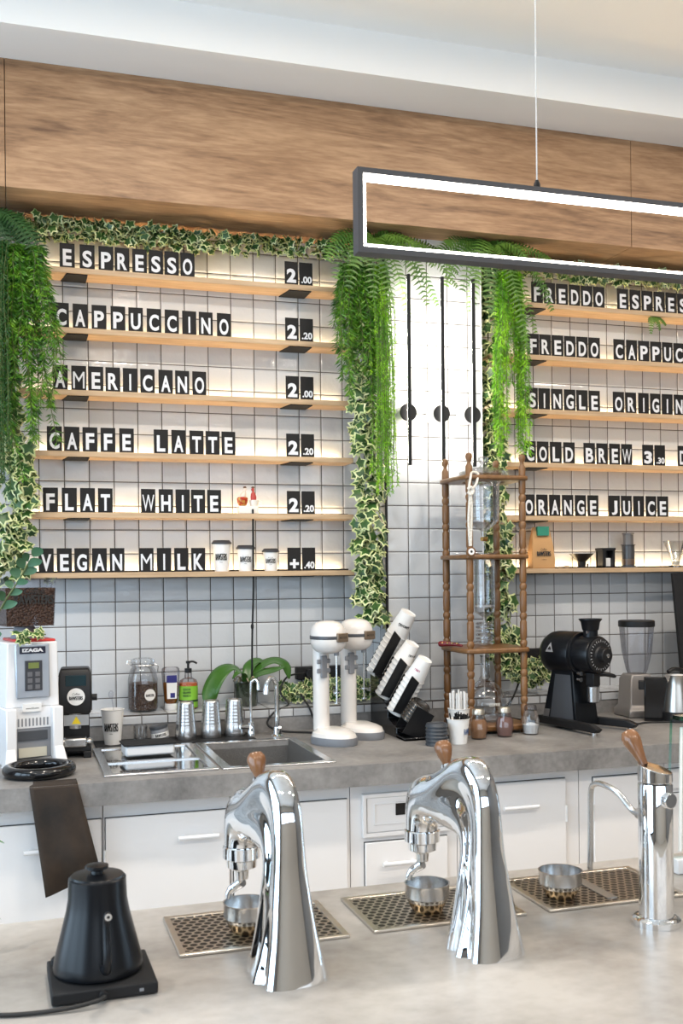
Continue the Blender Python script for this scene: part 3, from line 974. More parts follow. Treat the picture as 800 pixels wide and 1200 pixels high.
A0 = -0.25
for x, r0, r1, h, lb in ((0.831, 0.029, 0.038, 0.118, 'tallest of the three white paper cups with dark lids on the shelf'), (0.935, 0.029, 0.037, 0.097, 'medium white paper cup with dark lid behind the orchid stake'),
                         (1.043, 0.026, 0.033, 0.083, 'smallest of the three lidded paper cups, next to the plus sign card')):
    paper_cup(x, -0.082, SH_Z[5], r0, r1, h, lb, 'lidded paper cups on the shelf', A0)
c = paper_cup(0.352, -0.335, CT + 0.005, 0.030, 0.0435, 0.132, 'white paper cup holding a spoon beside the black tamping machine', None, A0, lid=False)
t = thing('long_spoon', 'clear long spoon standing in the white paper cup', 'spoon', (0.352, -0.335, CT + 0.012))
MB().tube([(0.02, 0.0, 0.0), (-0.001, 0.004, 0.17)], 0.0022, 8).build('handle', PLASTICC, t)
MB().ellipsoid((-0.004, 0.004, 0.183), 0.010, 0.003, 0.016, 16, 8).build('bowl', PLASTICC, t)

# ================================================================== LEFT END OF THE WORKTOP
t = thing('espresso_grinder', 'white on-demand coffee grinder with silver control panel and bean hopper', 'coffee grinder', (0.030, -0.56, CT), math.radians(14))
g = MB()
# body: tapered white housing, front is -y
def sec(w, y0, y1, z, x=0):
    return [(x - w, y0, z), (x + w, y0, z), (x + w, y1, z), (x - w, y1, z)]
g.loft([sec(0.092, -0.10, 0.14, 0.20), sec(0.088, -0.105, 0.14, 0.34), sec(0.086, -0.105, 0.14, 0.425)])
g.box(-0.098, -0.062, -0.13, 0.14, 0.0, 0.20).box(0.062, 0.098, -0.13, 0.14, 0.0, 0.20)
g.box(-0.062, 0.062, 0.04, 0.14, 0.0, 0.20)
g.add([(-0.108, -0.155, 0), (-0.066, -0.155, 0), (-0.066, -0.13, 0.065), (-0.098, -0.13, 0.065), (-0.108, -0.09, 0), (-0.066, -0.09, 0)], [(0, 1, 2, 3), (0, 3, 4), (1, 5, 2), (3, 2, 5, 4)])
g.add([(0.108, -0.155, 0), (0.066, -0.155, 0), (0.066, -0.13, 0.065), (0.098, -0.13, 0.065), (0.108, -0.09, 0), (0.066, -0.09, 0)], [(3, 2, 1, 0), (4, 3, 0), (2, 5, 1), (4, 5, 2, 3)])
g.build('housing', WHITEP, t, bevel=0.004)
MB().prism([(-0.062, 0.420), (0.056, 0.420), (0.058, 0.232), (-0.058, 0.232)], -0.113, -0.104, 'y').build('panel', SILVERP, t, bevel=0.005)
p = MB().box(-0.030, 0.030, -0.1165, -0.113, 0.258, 0.362).build('control_pad', mat('panel_dark', (0.04, 0.042, 0.05), 0.3), t, bevel=0.002)
mb = MB()
for i in range(2):
    for j in range(3):
        mb.box(-0.021 + 0.026 * i, -0.005 + 0.026 * i, -0.1175, -0.1165, 0.263 + 0.022 * j, 0.279 + 0.022 * j)
mb.build('buttons', mat('button_grey', (0.12, 0.12, 0.13), 0.4), p, bevel=0.001)
MB().box(-0.018, 0.018, -0.1175, -0.1165, 0.335, 0.355).build('display', mat('small_display', (0.02, 0.03, 0.01), 0.3, emit=(0.5, 0.6, 0.15), es=0.25), p)
p = MB().box(-0.047, 0.042, -0.1155, -0.113, 0.386, 0.410).build('name_plate', mat('plate_navy', (0.01, 0.012, 0.03), 0.4), t, bevel=0.001)
MB().text('IZAGA', 0.013, facing((-0.0025, -0.1158, 0.398)), 0.072, 0.06).build('lettering', LETTER, p)
p = MB().box(-0.037, 0.028, -0.108, -0.10, 0.185, 0.212).build('label_strip', PAPER, t)
MB().text('www.K3.com', 0.006, facing((-0.004, -0.1083, 0.197)), 0.045, 0.02).build('lettering', INK, p)
mb = MB()
for i in range(9):
    mb.box(-0.052 + 0.0125 * i, -0.047 + 0.0125 * i, -0.102, -0.099, 0.135, 0.162)
mb.box(-0.062, 0.062, -0.098, -0.094, 0.02, 0.128)
mb.build('vent_slots', GREYP, t)
MB().box(-0.062, 0.062, -0.100, -0.094, 0.128, 0.20).build('chute_cover', WHITEP, t)
mb = MB().box(-0.05, 0.05, -0.102, -0.098, 0.085, 0.118)
mb.build('dosing_fork', DARKGREY, t)
MB().box(-0.062, 0.062, -0.112, 0.04, 0.018, 0.026).build('drip_shelf', STEEL, t)
MB().box(-0.050, 0.046, -0.104, -0.098, 0.028, 0.060).build('grounds_bin', mat('old_plastic', (0.55, 0.52, 0.42), 0.4), t)
MB().box(-0.055, 0.082, -0.098, 0.09, 0.425, 0.434).build('top_collar', REDP, t, bevel=0.003)
MB().lathe([(0.05, 0.432), (0.045, 0.445), (0.035, 0.475)], (0, 0, 0), 28).build('neck', GREYP, t)
hop = MB().loft([sec(0.082, -0.082, 0.06, 0.478), sec(0.088, -0.088, 0.066, 0.64)], False, False)
hop.build('hopper', PLASTICC, t)
MB().loft([sec(0.080, -0.080, 0.058, 0.480), sec(0.085, -0.085, 0.063, 0.612)]).build('beans', BEANS, t)
MB().box(-0.092, 0.092, -0.092, 0.070, 0.64, 0.648).build('hopper_lid', PLASTICC, t)
mb = MB().use(INK)
mb.text('Coffee', 0.022, facing((0.01, -0.0925, 0.603)), 0.07, 0.01, 0.3)
mb.text('RAWSTERS', 0.032, facing((0.01, -0.0915, 0.572)), 0.135, 0.0, heavy=0.05)
mb.build('logo', INK, t)

t = thing('knock_bin_ring', 'round black knock bin with thick padded rim beside the white grinder', 'knock bin', (0.070, -0.86, CT))
mb = MB()
rr = [[((0.098 + 0.020 * math.cos(b)) * math.cos(a), (0.098 + 0.020 * math.cos(b)) * math.sin(a), 0.020 + 0.0185 * math.sin(b)) for b in [2 * PI * k / 14 for k in range(14)]] for a in [2 * PI * i / 48 for i in range(49)]]
mb.loft(rr, False, False)
mb.build('rim', BLACKG, t)
MB().lathe([(0.088, 0.002), (0.088, 0.006), (0.0, 0.006)], n=40).build('tray', BLACKM, t)

t = thing('bar_towel', 'dark brown bar towel hanging over the worktop edge', 'towel', (0, 0, 0))
mb = MB()
rows = []
prof = [(-0.975, 0.9475), (-1.02, 0.9475), (-1.055, 0.948), (-1.066, 0.940), (-1.069, 0.90), (-1.071, 0.82), (-1.074, 0.72), (-1.076, 0.605)]
for j, (y, z) in enumerate(prof):
    s_ = max(0, (0.945 - z))
    xa, xb = 0.036 + 0.13 * s_ + (0.012 if j < 2 else 0), 0.181 + 0.20 * s_
    rows.append([(xa + (xb - xa) * i / 10, y + 0.004 * math.sin(i * 1.1 + z * 6) * min(1, s_ * 5), z + (0.058 * s_ / 0.34 * i / 10)) for i in range(11)])
mb.loft(rows, False, False, closed=False)
o = mb.build('cloth', noise_mat('brown_black_cloth', [(0.3, (0.012, 0.009, 0.007)), (0.7, (0.045, 0.028, 0.017))], 9, 0.85), t)
sm = o.modifiers.new('solid', 'SOLIDIFY')
sm.thickness = 0.003
sm.offset = 1
for o_ in (o,):
    pass

t = thing('tamping_machine', 'black automatic tamping machine with round white logo sticker', 'tamper', (0.205, -0.50, CT), math.radians(-4))
mb = MB()
mb.loft([sec(0.055, -0.055, 0.07, 0.155), sec(0.060, -0.062, 0.07, 0.20), sec(0.056, -0.052, 0.07, 0.30), sec(0.050, -0.040, 0.062, 0.318)])
mb.build('head', BLACK, t, bevel=0.006)
MB().box(-0.050, 0.050, 0.0, 0.07, 0.0, 0.16).build('column', BLACK, t, bevel=0.004)
MB().box(-0.056, 0.056, -0.075, 0.07, 0.022, 0.040).build('base', BLACK, t, bevel=0.003)
for sx in (-0.042, 0.042):
    MB().box(sx - 0.014, sx + 0.014, -0.085, 0.06, 0.0, 0.024).build('foot', BLACK, t, bevel=0.003)
MB().box(-0.033, 0.040, -0.0575, -0.050, 0.255, 0.295).build('display', mat('display_teal', (0.01, 0.03, 0.04), 0.1), t, bevel=0.002)
s_ = MB().lathe([(0.0, 0.0), (0.031, 0.0), (0.031, 0.0012), (0.0, 0.0012)], n=32, M=Matrix.Translation((0.004, -0.0635, 0.218)) @ Matrix.Rotation(PI / 2 + 0.02, 4, 'X')).build('sticker', PAPER, t)
mb = MB().text('Coffee', 0.008, facing((0.004, -0.0655, 0.228)), 0.026, 0, 0.3)
mb.text('RAWSTERS', 0.013, facing((0.004, -0.0655, 0.213)), 0.046, 0.0, heavy=0.05)
mb.build('logo', INK, s_)
MB().lathe([(0.022, 0.10), (0.022, 0.155)], (0, -0.02, 0), 24).build('piston', STEEL, t)
y_ = MB().prism([(-0.012, 0.118), (0.020, 0.118), (0.004, 0.146)], -0.046, -0.043, 'y').build('warning_sign', mat('yellow_sign', (0.85, 0.65, 0.02), 0.4), t)
MB().box(-0.040, 0.048, -0.043, -0.036, 0.112, 0.150).build('guard_plate', STEELS, t)
MB().box(-0.040, 0.040, -0.090, -0.02, 0.040, 0.072).build('fork', STEEL, t, bevel=0.006)
for sx in (-0.045, 0.047):
    MB().ellipsoid((sx, -0.075, 0.060), 0.016, 0.02, 0.012).build('fork_pad', STEEL, t)
MB().lathe([(0.012, 0), (0.012, 0.02)], n=16, M=Matrix.Translation((0.058, -0.02, 0.21)) @ Matrix.Rotation(PI / 2, 4, 'Y')).build('side_knob', BLACK, t)

t = tag(MB().box(0.285, 0.90, -0.405, -0.235, CT, CT + 0.005).build('bar_mat', BLACKM, bevel=0.001), 'long black rubber bar mat under the steel cups and paper cup', 'bar mat')
t = thing('storage_box', 'low white box with dark lid standing on the steel drainer', 'box', (0.452, -0.615, CT + 0.008), math.radians(3))
MB().box(-0.088, 0.088, -0.055, 0.055, 0, 0.038).build('tray', WHITEP, t, bevel=0.008)
MB().box(-0.094, 0.094, -0.060, 0.060, 0.038, 0.044).build('lid', BLACKM, t, bevel=0.002)
# drinking glass and spice tin behind the box
t = thing('shot_glass', 'small clear glass beside the tilted jar on the black mat', 'glass', (0.462, -0.30, CT + 0.005))
MB().lathe([(0.0, 0.004), (0.024, 0.004), (0.026, 0.0), (0.028, 0.062), (0.0255, 0.062), (0.0235, 0.008), (0.0, 0.008)], n=28).build('bowl', GLASSF, t)
t = thing('labelled_jar', 'squat dark jar with a white printed band beside the small glass', 'jar', (0.540, -0.305, CT + 0.0085), 0)
M = Matrix.Rotation(math.radians(-10), 4, 'Y')
MB().lathe([(0.030, 0.003), (0.033, 0.0), (0.034, 0.040), (0.032, 0.044)], n=32, M=M).build('body', GREYP, t)
MB().lathe([(0.0345, 0.010), (0.0345, 0.030)], n=32, M=M, caps=False).build('label', PAPER, t)
MB().text('RAWSTERS', 0.011, M @ facing((0, -0.0349, 0.020)), 0.044, 0.0, cyl=0.0347, heavy=0.05).build('lettering', INK, t)
MB().lathe([(0.034, 0.044), (0.036, 0.046), (0.036, 0.056), (0.030, 0.058), (0, 0.058)], n=32, M=M).build('lid', DARKGREY, t)

# ---- three upturned steel cups
sh0 = None
for x, y, lb in ((0.635, -0.325, 'ribbed steel shaker cup upside down, nearest the bean jar'), (0.737, -0.315, 'ribbed steel shaker cup upside down, middle of three'), (0.833, -0.305, 'ribbed steel shaker cup upside down, nearest the orchid pot')):
    if sh0 is None:
        sh0 = thing('shaker_cup', lb, 'shaker cup', (x, y, CT + 0.005), 0, 'steel shaker cups on the black mat')
        pr = [(0.0425, 0.0), (0.0435, 0.003), (0.0415, 0.03)]
        z, r = 0.05, 0.0400
        for i in range(7):
            pr += [(r, z), (r - 0.0012, z + 0.003), (r - 0.0012, z + 0.010)]
            z += 0.013
            r -= 0.0011
        pr += [(0.031, 0.146), (0.029, 0.148), (0.027, 0.146), (0.0, 0.145)]
        MB().lathe(pr, n=40).build('cup', STEEL, sh0)
    else:
        copy_thing(sh0, (x, y, CT + 0.005), lb)

# ================================================================== THINGS ON THE LEDGE
LZ = 1.042
t = thing('bean_jar', 'large clip-top glass jar half full of dark coffee beans', 'jar', (0.495, -0.105, LZ))
MB().lathe([(0.0, 0.0), (0.052, 0.0), (0.060, 0.008), (0.0615, 0.05), (0.0605, 0.13), (0.052, 0.168), (0.044, 0.178), (0.044, 0.192), (0.048, 0.194)], n=40).build('jar', GLASSF, t)
MB().lathe([(0.0, 0.006), (0.050, 0.006), (0.057, 0.012), (0.0585, 0.05), (0.0575, 0.112), (0.04, 0.117), (0, 0.115)], n=40).build('beans', BEANS, t)
MB().lathe([(0.048, 0.196), (0.050, 0.200), (0.048, 0.210), (0.030, 0.217), (0, 0.218)], n=40).build('lid', GLASSF, t)
mb = MB()
mb.tube([(0.0495 * math.cos(a), 0.0495 * math.sin(a), 0.188) for a in [2 * PI * i / 32 for i in range(33)]], 0.0022, 6)
mb.tube([(-0.05, 0, 0.19), (-0.064, 0, 0.195), (-0.06, 0, 0.207), (-0.048, 0, 0.206)], 0.0022, 6)
mb.tube([(0.05, 0, 0.19), (0.063, 0, 0.18), (0.06, 0, 0.155)], 0.0022, 6)
mb.build('clip_wire', STEEL, t)
s_ = MB().lathe([(0.0, 0.0), (0.024, 0.0), (0.024, 0.001), (0.0, 0.001)], n=28, M=Matrix.Rotation(0.35, 4, 'Z') @ Matrix.Translation((0, -0.0618, 0.07)) @ Matrix.Rotation(PI / 2, 4, 'X')).build('label', PAPER, t)
MB().text('RAWSTERS', 0.011, Matrix.Rotation(0.35, 4, 'Z') @ facing((0, -0.0632, 0.068)), 0.036, 0.0, heavy=0.05).build('lettering', INK, s_)
t = thing('honey_bottle', 'upside-down clear squeeze bottle of amber syrup with blue and white label', 'bottle', (0.610, -0.095, LZ))
MB().lathe([(0.024, 0.0), (0.026, 0.003), (0.026, 0.022), (0.020, 0.024)], n=28).build('cap', WHITEP, t)
MB().lathe([(0.019, 0.024), (0.026, 0.035), (0.031, 0.10), (0.0295, 0.112), (0.0, 0.112)], n=28, sy=0.7).build('syrup', mat('amber_syrup', (0.36, 0.12, 0.02), 0.12), t)
MB().lathe([(0.020, 0.024), (0.027, 0.035), (0.034, 0.10), (0.038, 0.15), (0.036, 0.168), (0.03, 0.174), (0.0, 0.174)], n=28, sy=0.72).build('bottle', PLASTICC, t)
lb_ = MB().prism([(-0.019, 0.046), (0.020, 0.046), (0.023, 0.144), (-0.022, 0.144)], -0.030, -0.0285, 'y').build('label', PAPER, t)
mb = MB().box(-0.021, 0.0215, -0.0305, -0.030, 0.112, 0.143)
mb.box(-0.006, 0.013, -0.0305, -0.030, 0.050, 0.070)
mb.build('print', mat('navy_print', (0.02, 0.02, 0.16), 0.5), lb_)
t = thing('soap_dispenser', 'green labelled soap bottle with black pump', 'soap bottle', (0.683, -0.095, LZ))
MB().lathe([(0.0, 0.0), (0.036, 0.0), (0.039, 0.004), (0.039, 0.105), (0.034, 0.118), (0.016, 0.128), (0.0145, 0.15), (0, 0.15)], n=32).build('bottle', PLASTICC, t)
MB().lathe([(0.0372, 0.003), (0.0372, 0.106), (0.0, 0.107)], n=32).build('liquid', mat('orange_gel', (0.75, 0.18, 0.05), 0.3), t)
lb_ = MB().lathe([(0.0395, 0.006), (0.0395, 0.095)], n=32, caps=False).build('label', mat('lime_label', (0.22, 0.50, 0.04), 0.45), t)
mb = MB()
for k, (w_, tx) in enumerate(((0.05, 'COCONUT'), (0.052, 'GRAPEFRUIT'), (0.05, 'HAND SOAP'))):
    mb.text(tx, 0.009, facing((-0.004, -0.0399, 0.082 - 0.013 * k)), w_, 0.04, cyl=0.0397)
mb.lathe([(0.0397, 0.030), (0.0397, 0.038)], n=32, caps=False)
mb.build('print', mat('dark_green_ink', (0.01, 0.04, 0.01), 0.6), lb_)
mb = MB().lathe([(0.015, 0.148), (0.015, 0.166), (0.005, 0.168), (0.005, 0.186), (0.0095, 0.187), (0.0095, 0.197), (0.0, 0.198)], n=20)
mb.tube(smooth_path([(0, 0, 0.192), (0.02, -0.004, 0.194), (0.036, -0.006, 0.186)], 4), 0.0042, 8)
mb.build('pump', BLACK, t)

t = thing('potted_orchid', 'orchid with broad green leaves in a clear nursery pot', 'orchid', (0.925, -0.11, LZ))
MB().lathe([(0.0, 0.0), (0.042, 0.0), (0.044, 0.003), (0.053, 0.103), (0.056, 0.104), (0.056, 0.108), (0.0515, 0.107)], n=36).build('pot', glass_mat('cloudy_pot', (0.75, 0.78, 0.75), base=0.07), t)
MB().lathe([(0.0, 0.004), (0.040, 0.004), (0.049, 0.095), (0.0, 0.102)], n=36).build('bark', noise_mat('roots_and_bark', [(0.35, (0.035, 0.04, 0.022)), (0.65, (0.13, 0.16, 0.10))], 60, 0.9, (1, 1, 0.4), bump=0.6), t)


def strap_leaf(mb, pts, widths, M=None, fold=0.15):
    P = smooth_path(pts, 5)
    n = len(P)
    Wd = smooth_path([(w, 0, 0) for w in widths], 5)
    rows = []
    for i, p in enumerate(P):
        tn = (P[min(i + 1, n - 1)] - P[max(i - 1, 0)]).normalized()
        side = tn.cross(Vector((0, -0.35, 1))).normalized()
        up = side.cross(tn)
        w = max(0.001, Wd[min(i, len(Wd) - 1)].x)
        rows.append([tuple(p + side * w * k + up * abs(k) * w * fold) for k in (-1, -0.55, 0, 0.55, 1)])
    return mb.loft(rows, False, False, M, closed=False)


for pts, wd in ((((0, 0, 0.10), (-0.03, -0.02, 0.15), (-0.08, -0.03, 0.165), (-0.13, -0.05, 0.13), (-0.165, -0.06, 0.06), (-0.165, -0.06, -0.005)), (0.014, 0.024, 0.034, 0.040, 0.034, 0.004)),
                (((0.01, 0, 0.10), (0.06, 0.01, 0.16), (0.12, 0.0, 0.185), (0.165, -0.02, 0.165), (0.18, -0.03, 0.11)), (0.014, 0.028, 0.034, 0.028, 0.004)),
                (((0, -0.01, 0.10), (0.05, -0.04, 0.135), (0.10, -0.06, 0.150), (0.15, -0.07, 0.165)), (0.014, 0.03, 0.028, 0.004)),
                (((0, 0, 0.10), (0.02, 0.03, 0.16), (0.06, 0.04, 0.185), (0.09, 0.03, 0.17)), (0.014, 0.026, 0.026, 0.005)),
                (((-0.01, -0.02, 0.10), (-0.02, -0.05, 0.14), (-0.05, -0.075, 0.15), (-0.075, -0.08, 0.125)), (0.010, 0.015, 0.014, 0.003))):
    o = strap_leaf(MB(), pts, wd).build('leaf', ORCHID, t, angle=80)
    o.modifiers.new('solid', 'SOLIDIFY').thickness = 0.002
mb = MB()
for k in range(7):
    a = k * 0.9
    mb.tube(smooth_path([(0.02 * math.cos(a), 0.02 * math.sin(a), 0.10), (0.035 * math.cos(a), 0.035 * math.sin(a), 0.125), (0.05 * math.cos(a + 0.2), 0.05 * math.sin(a + 0.2), 0.105)], 4), 0.0028, 6)
mb.build('aerial_roots', mat('root_pale', (0.45, 0.36, 0.24), 0.7), t)
mb = MB().tube(smooth_path([(0.022, -0.01, 0.06), (0.026, -0.01, 0.30), (0.034, -0.005, 0.50), (0.036, 0.0, 0.83)], 4), [0.0042] * 13, 8)
mb.ellipsoid((0.026, -0.012, 0.335), 0.007, 0.007, 0.014, 10, 6)
mb.build('stake', BLACKM, t)

# ================================================================== TAPS AT THE SINK
t = thing('kitchen_tap', 'curved chrome gooseneck tap behind the sink', 'tap', (0.995, -0.36, CT))
MB().lathe([(0.026, 0.0), (0.026, 0.005), (0.018, 0.012), (0.015, 0.04)], n=24).build('base', CHROME, t)
pth = [(0, 0, 0.03), (0, 0, 0.19), (-0.008, -0.006, 0.225), (-0.028, -0.018, 0.238), (-0.044, -0.028, 0.222), (-0.050, -0.033, 0.195)]
MB().tube(smooth_path(pth, 5), 0.0105, 16).build('spout', CHROME, t)
MB().tube([(-0.0495, -0.0325, 0.198), (-0.052, -0.034, 0.176)], [0.0125, 0.014], 16).build('aerator', CHROME, t)
MB().tube([(0, -0.012, 0.03), (0.0, -0.045, 0.045)], 0.006, 10).build('lever', CHROME, t)
t = thing('filter_tap', 'thin upright chrome filter tap between the steel cups and the gooseneck tap', 'tap', (0.893, -0.345, CT))
MB().lathe([(0.014, 0.0), (0.014, 0.03), (0.012, 0.034), (0.012, 0.060), (0.008, 0.064)], n=20).build('base', CHROME, t)
MB().tube(smooth_path([(0, 0, 0.06), (0, 0, 0.205), (0.006, -0.004, 0.226), (0.018, -0.012, 0.232), (0.026, -0.018, 0.218)], 4), 0.0052, 12).build('spout', CHROME, t)
MB().tube([(0.026, -0.018, 0.222), (0.027, -0.019, 0.192)], [0.007, 0.0085], 12).build('nozzle', CHROME, t)
MB().tube([(-0.008, 0, 0.045), (-0.048, -0.012, 0.046)], [0.010, 0.008], 12).build('side_valve', CHROME, t)

# ================================================================== MILKSHAKE MIXERS
mx0 = None
for x, y, lb in ((1.145, -0.560, 'cream drink mixer standing nearest the sink'), (1.292, -0.452, 'cream drink mixer standing against the black cup rack')):
    if mx0 is None:
        mx0 = t = thing('drink_mixer', lb, 'drink mixer', (x, y, CT), math.radians(22), 'cream drink mixers on the worktop')
        def oval(rx, ry, z, cy):
            return [(rx * math.cos(a), cy + (ry if math.sin(a) < 0 else ry * 0.7) * math.sin(a), z) for a in [2 * PI * i / 36 for i in range(36)]]
        MB().loft([oval(0.078, 0.118, 0.0, -0.03), oval(0.081, 0.122, 0.01, -0.03), oval(0.079, 0.12, 0.030, -0.03)]).build('foot_band', mat('band_grey', (0.20, 0.21, 0.23), 0.45), t)
        MB().loft([oval(0.077, 0.117, 0.030, -0.03), oval(0.072, 0.110, 0.044, -0.03), oval(0.058, 0.09, 0.052, -0.03), oval(0.05, 0.05, 0.058, -0.01)]).build('foot', CREAM, t)
        MB().loft([[(0.036 * math.cos(a) * 0.9 + 0, 0.035 + 0.032 * math.sin(a), z) for a in [2 * PI * i / 28 for i in range(28)]] for z in (0.045, 0.40)]).build('column', CREAM, t)
        MB().ellipsoid((0, -0.012, 0.407), 0.066, 0.074, 0.064, 36, 16, e=0.72).build('motor_head', CREAM, t)
        MB().lathe([(0.0668, 0.400), (0.0678, 0.402), (0.0678, 0.411), (0.0668, 0.413)], (0, -0.0107, 0), 40, sy=1.12, caps=False).build('trim_band', DARKGREY, t)
        s_ = MB().box(-0.016, 0.036, -0.092, -0.080, 0.390, 0.424).build('badge', mat('bronze_badge', (0.23, 0.17, 0.12), 0.4, 0.6), t, bevel=0.003)
        MB().text('MIXER', 0.008, facing((0.010, -0.0923, 0.407)), 0.036, 0.02).build('lettering', mat('badge_dark', (0.05, 0.04, 0.03), 0.5), s_)
        mb = MB()
        mb.box(-0.028, 0.0, -0.006, 0.004, 0.25, 0.335)
        mb.box(-0.046, 0.018, -0.004, 0.004, 0.268, 0.286).box(-0.046, 0.018, -0.004, 0.004, 0.304, 0.322)
        mb.build('cup_rest', GREYP, t, bevel=0.003)
        mb = MB().tube([(0.022, -0.035, 0.36), (0.022, -0.035, 0.15)], 0.0032, 8)
        mb.lathe([(0.014, 0.190), (0.014, 0.194)], (0.022, -0.035, 0), 16).lathe([(0.011, 0.150), (0.011, 0.154)], (0.022, -0.035, 0), 16)
        mb.build('spindle', STEEL, t)
        MB().tube([(0.022, -0.035, 0.372), (0.022, -0.035, 0.335)], 0.010, 12).build('spindle_chuck', GREYP, t)
    else:
        copy_thing(mx0, (x, y, CT), lb)

# ================================================================== CUP RACK
t = thing('cup_rack', 'black stepped cup organiser beside the cream mixers', 'cup rack', (0, 0, 0))
side = []
mb = MB()
TL = math.radians(22)
ax = Vector((math.sin(TL), -0.42, math.cos(TL))).normalized()
SL = [(1.447, -0.270, 1.170, 0.205), (1.447, -0.370, 1.088, 0.18), (1.462, -0.470, 1.032, 0.17), (1.462, -0.585, 0.962, 0.125)]
# closed stepped body made from the outline seen from the side, filled between
body = MB()
body.prism([(-0.655, CT), (-0.255, CT), (-0.255, 1.20), (-0.365, 1.16), (-0.365, 1.09), (-0.465, 1.06), (-0.465, 1.01), (-0.565, 0.985), (-0.565, 0.960), (-0.655, 0.955)], 1.428, 1.56, 'x')
body.box(1.428, 1.625, -0.655, -0.56, CT, CT + 0.012)
body.build('body', BLACKG, t, bevel=0.003)
nrm = Vector((ax.z, 0, -ax.x))  # across the slot, towards +x and down
for (x, y, z, L) in SL:
    m_ = MB()
    b = Vector((x, y, z))
    for dy, n0, n1 in (((-0.050, -0.036, 0.008), (0.047, -0.034, 0.046)) if z > 0.97 else ((-0.050, -0.040, 0.050), (0.047, -0.040, 0.050))):
        q = b + Vector((0, dy, 0))
        a_, c_ = q + nrm * n0, q + nrm * n1
        top = ax * L
        vs = [a_, c_, c_ + top * 0.90, a_ + top]
        vs = [tuple(p) for p in vs] + [tuple(p + Vector((0, 0.004, 0))) for p in vs]
        m_.add(vs, [(0, 1, 2, 3), (7, 6, 5, 4), (0, 4, 5, 1), (1, 5, 6, 2), (2, 6, 7, 3), (3, 7, 4, 0)])
    q = b
    m_.add([tuple(q + nrm * s1 * 0.05 + Vector((0, s2 * 0.047, 0))) for s1, s2 in ((-1, -1), (1, -1), (1, 1), (-1, 1))], [(0, 1, 2, 3)])
    m_.build('slot', BLACK, t)
Q = ax.to_track_quat('Z', 'Y').to_matrix().to_4x4()
cups = [(0, 9, 0.033, 0.044, 0.108, 'tallest'), (1, 8, 0.030, 0.040, 0.085, 'short'), (2, 8, 0.030, 0.0405, 0.095, 'medium')]
for si, nst, r0, r1, h, nm in cups:
    x, y, z, L = SL[si]
    step = (L - 0.01) / nst
    names = ['back', 'middle', 'front']
    for k in range(nst + 1):
        top_ = k == nst
        b = Vector((x, y, z)) + ax * (0.004 + step * k)
        lab = ('white paper cup upside down on top of the %s stack in the black rack' % nm) if top_ else 'rim of a nested white paper cup in the %s stack of the black rack' % nm
        c = thing('paper_cup', lab, 'cup', (0, 0, 0), 0, ('paper cups nested in the %s stack of the rack' % nm))
        c.matrix_world = Matrix.Translation(b) @ Q
        hh = h if top_ else min(h, step + 0.012)
        kk = (r1 - r0) / h
        if top_:
            MB().lathe([(r1 - 0.002, 0.001), (r1 + 0.0015, 0.0), (r1 + 0.002, 0.003), (r1, 0.005), (r0, h), (r0 - 0.002, h), (r0 - 0.003, h - 0.004), (0.0, h - 0.004)], n=36).build('cup', PAPER, c)
            mb = MB()
            dl = Q.to_3x3().inverted() @ Vector(({0: -0.10, 1: 0.55, 2: -0.75}[si], -1, 0))
            Mr = Matrix.Rotation(math.atan2(dl.x, -dl.y), 4, 'Z') @ Matrix.Translation((0, -(r0 + r1) / 2 - 0.0006, h * 0.48)) @ Matrix.Rotation(PI / 2, 4, 'X') @ Matrix.Rotation(PI, 4, 'Z')
            if si != 2:
                mb.use(INK).text('RAWSTERS', h * 0.17, Mr, r0 * 1.5, 0.0, cyl=(r0 + r1) / 2, heavy=0.05)
                mb.text('Coffee', h * 0.10, Mr @ Matrix.Translation((0, h * 0.17, 0)), r0 * 0.7, 0.0, 0.3, cyl=(r0 + r1) / 2)
            else:
                mb.use(mat('magenta_print', (0.45, 0.02, 0.12), 0.5)).text('KIMBO', h * 0.16, Mr, r0 * 0.8, 0.012, cyl=(r0 + r1) / 2)
            mb.build('logo', INK, c)
        else:
            MB().lathe([(r1 - 0.002, 0.001), (r1 + 0.0015, 0.0), (r1 + 0.002, 0.003), (r1, 0.005), (r1 - kk * hh, hh)], n=28, caps=False).build('cup', PAPER, c)
# the stack of dark lids in the lowest slot
AXL = Vector((0.42, -0.42, 0.80)).normalized()
QL = AXL.to_track_quat('Z', 'Y').to_matrix().to_4x4()
x, y, z, L = SL[3]
for k in range(6):
    c = thing('cup_cover', 'dark round cup lid on top of the slanted stack in the lowest rack slot' if k == 5 else 'edge of a dark cup lid within the slanted stack in the rack', 'lid', (0, 0, 0), 0, 'dark lids in the lowest rack slot')
    c.matrix_world = Matrix.Translation(Vector((x + 0.020, y + 0.012, z + 0.052)) + AXL * (0.0145 * k)) @ QL
    pr = [(0.040, 0.0), (0.0435, 0.002), (0.0435, 0.007), (0.041, 0.010), (0.039, 0.014)]
    if k == 5:
        pr += [(0.036, 0.014), (0.034, 0.008), (0.030, 0.002), (0.016, 0.005), (0.0, 0.006)]
    MB().lathe(pr, n=36, caps=False).build('rim', mat('lid_brownblack', (0.03, 0.027, 0.024), 0.25), c)
# lids stacked on the worktop
for k in range(6):
    c = thing('cup_cover', 'topmost black lid of the stack on the worktop in front of the cup rack' if k == 5 else 'black lid within the stack standing on the worktop before the rack', 'lid', (1.512, -0.775, CT + 0.0135 * k), 0, 'black lids stacked on the worktop')
    pr = [(0.0395, 0.0), (0.0425, 0.0015), (0.0425, 0.006), (0.0405, 0.008), (0.0395, 0.0133)]
    if k == 5:
        pr += [(0.037, 0.0165), (0.030, 0.017), (0.028, 0.014), (0, 0.014)]
    MB().lathe(pr, n=36, caps=(k == 5)).build('lid', mat('lid_slate', (0.035, 0.042, 0.052), 0.45), c)
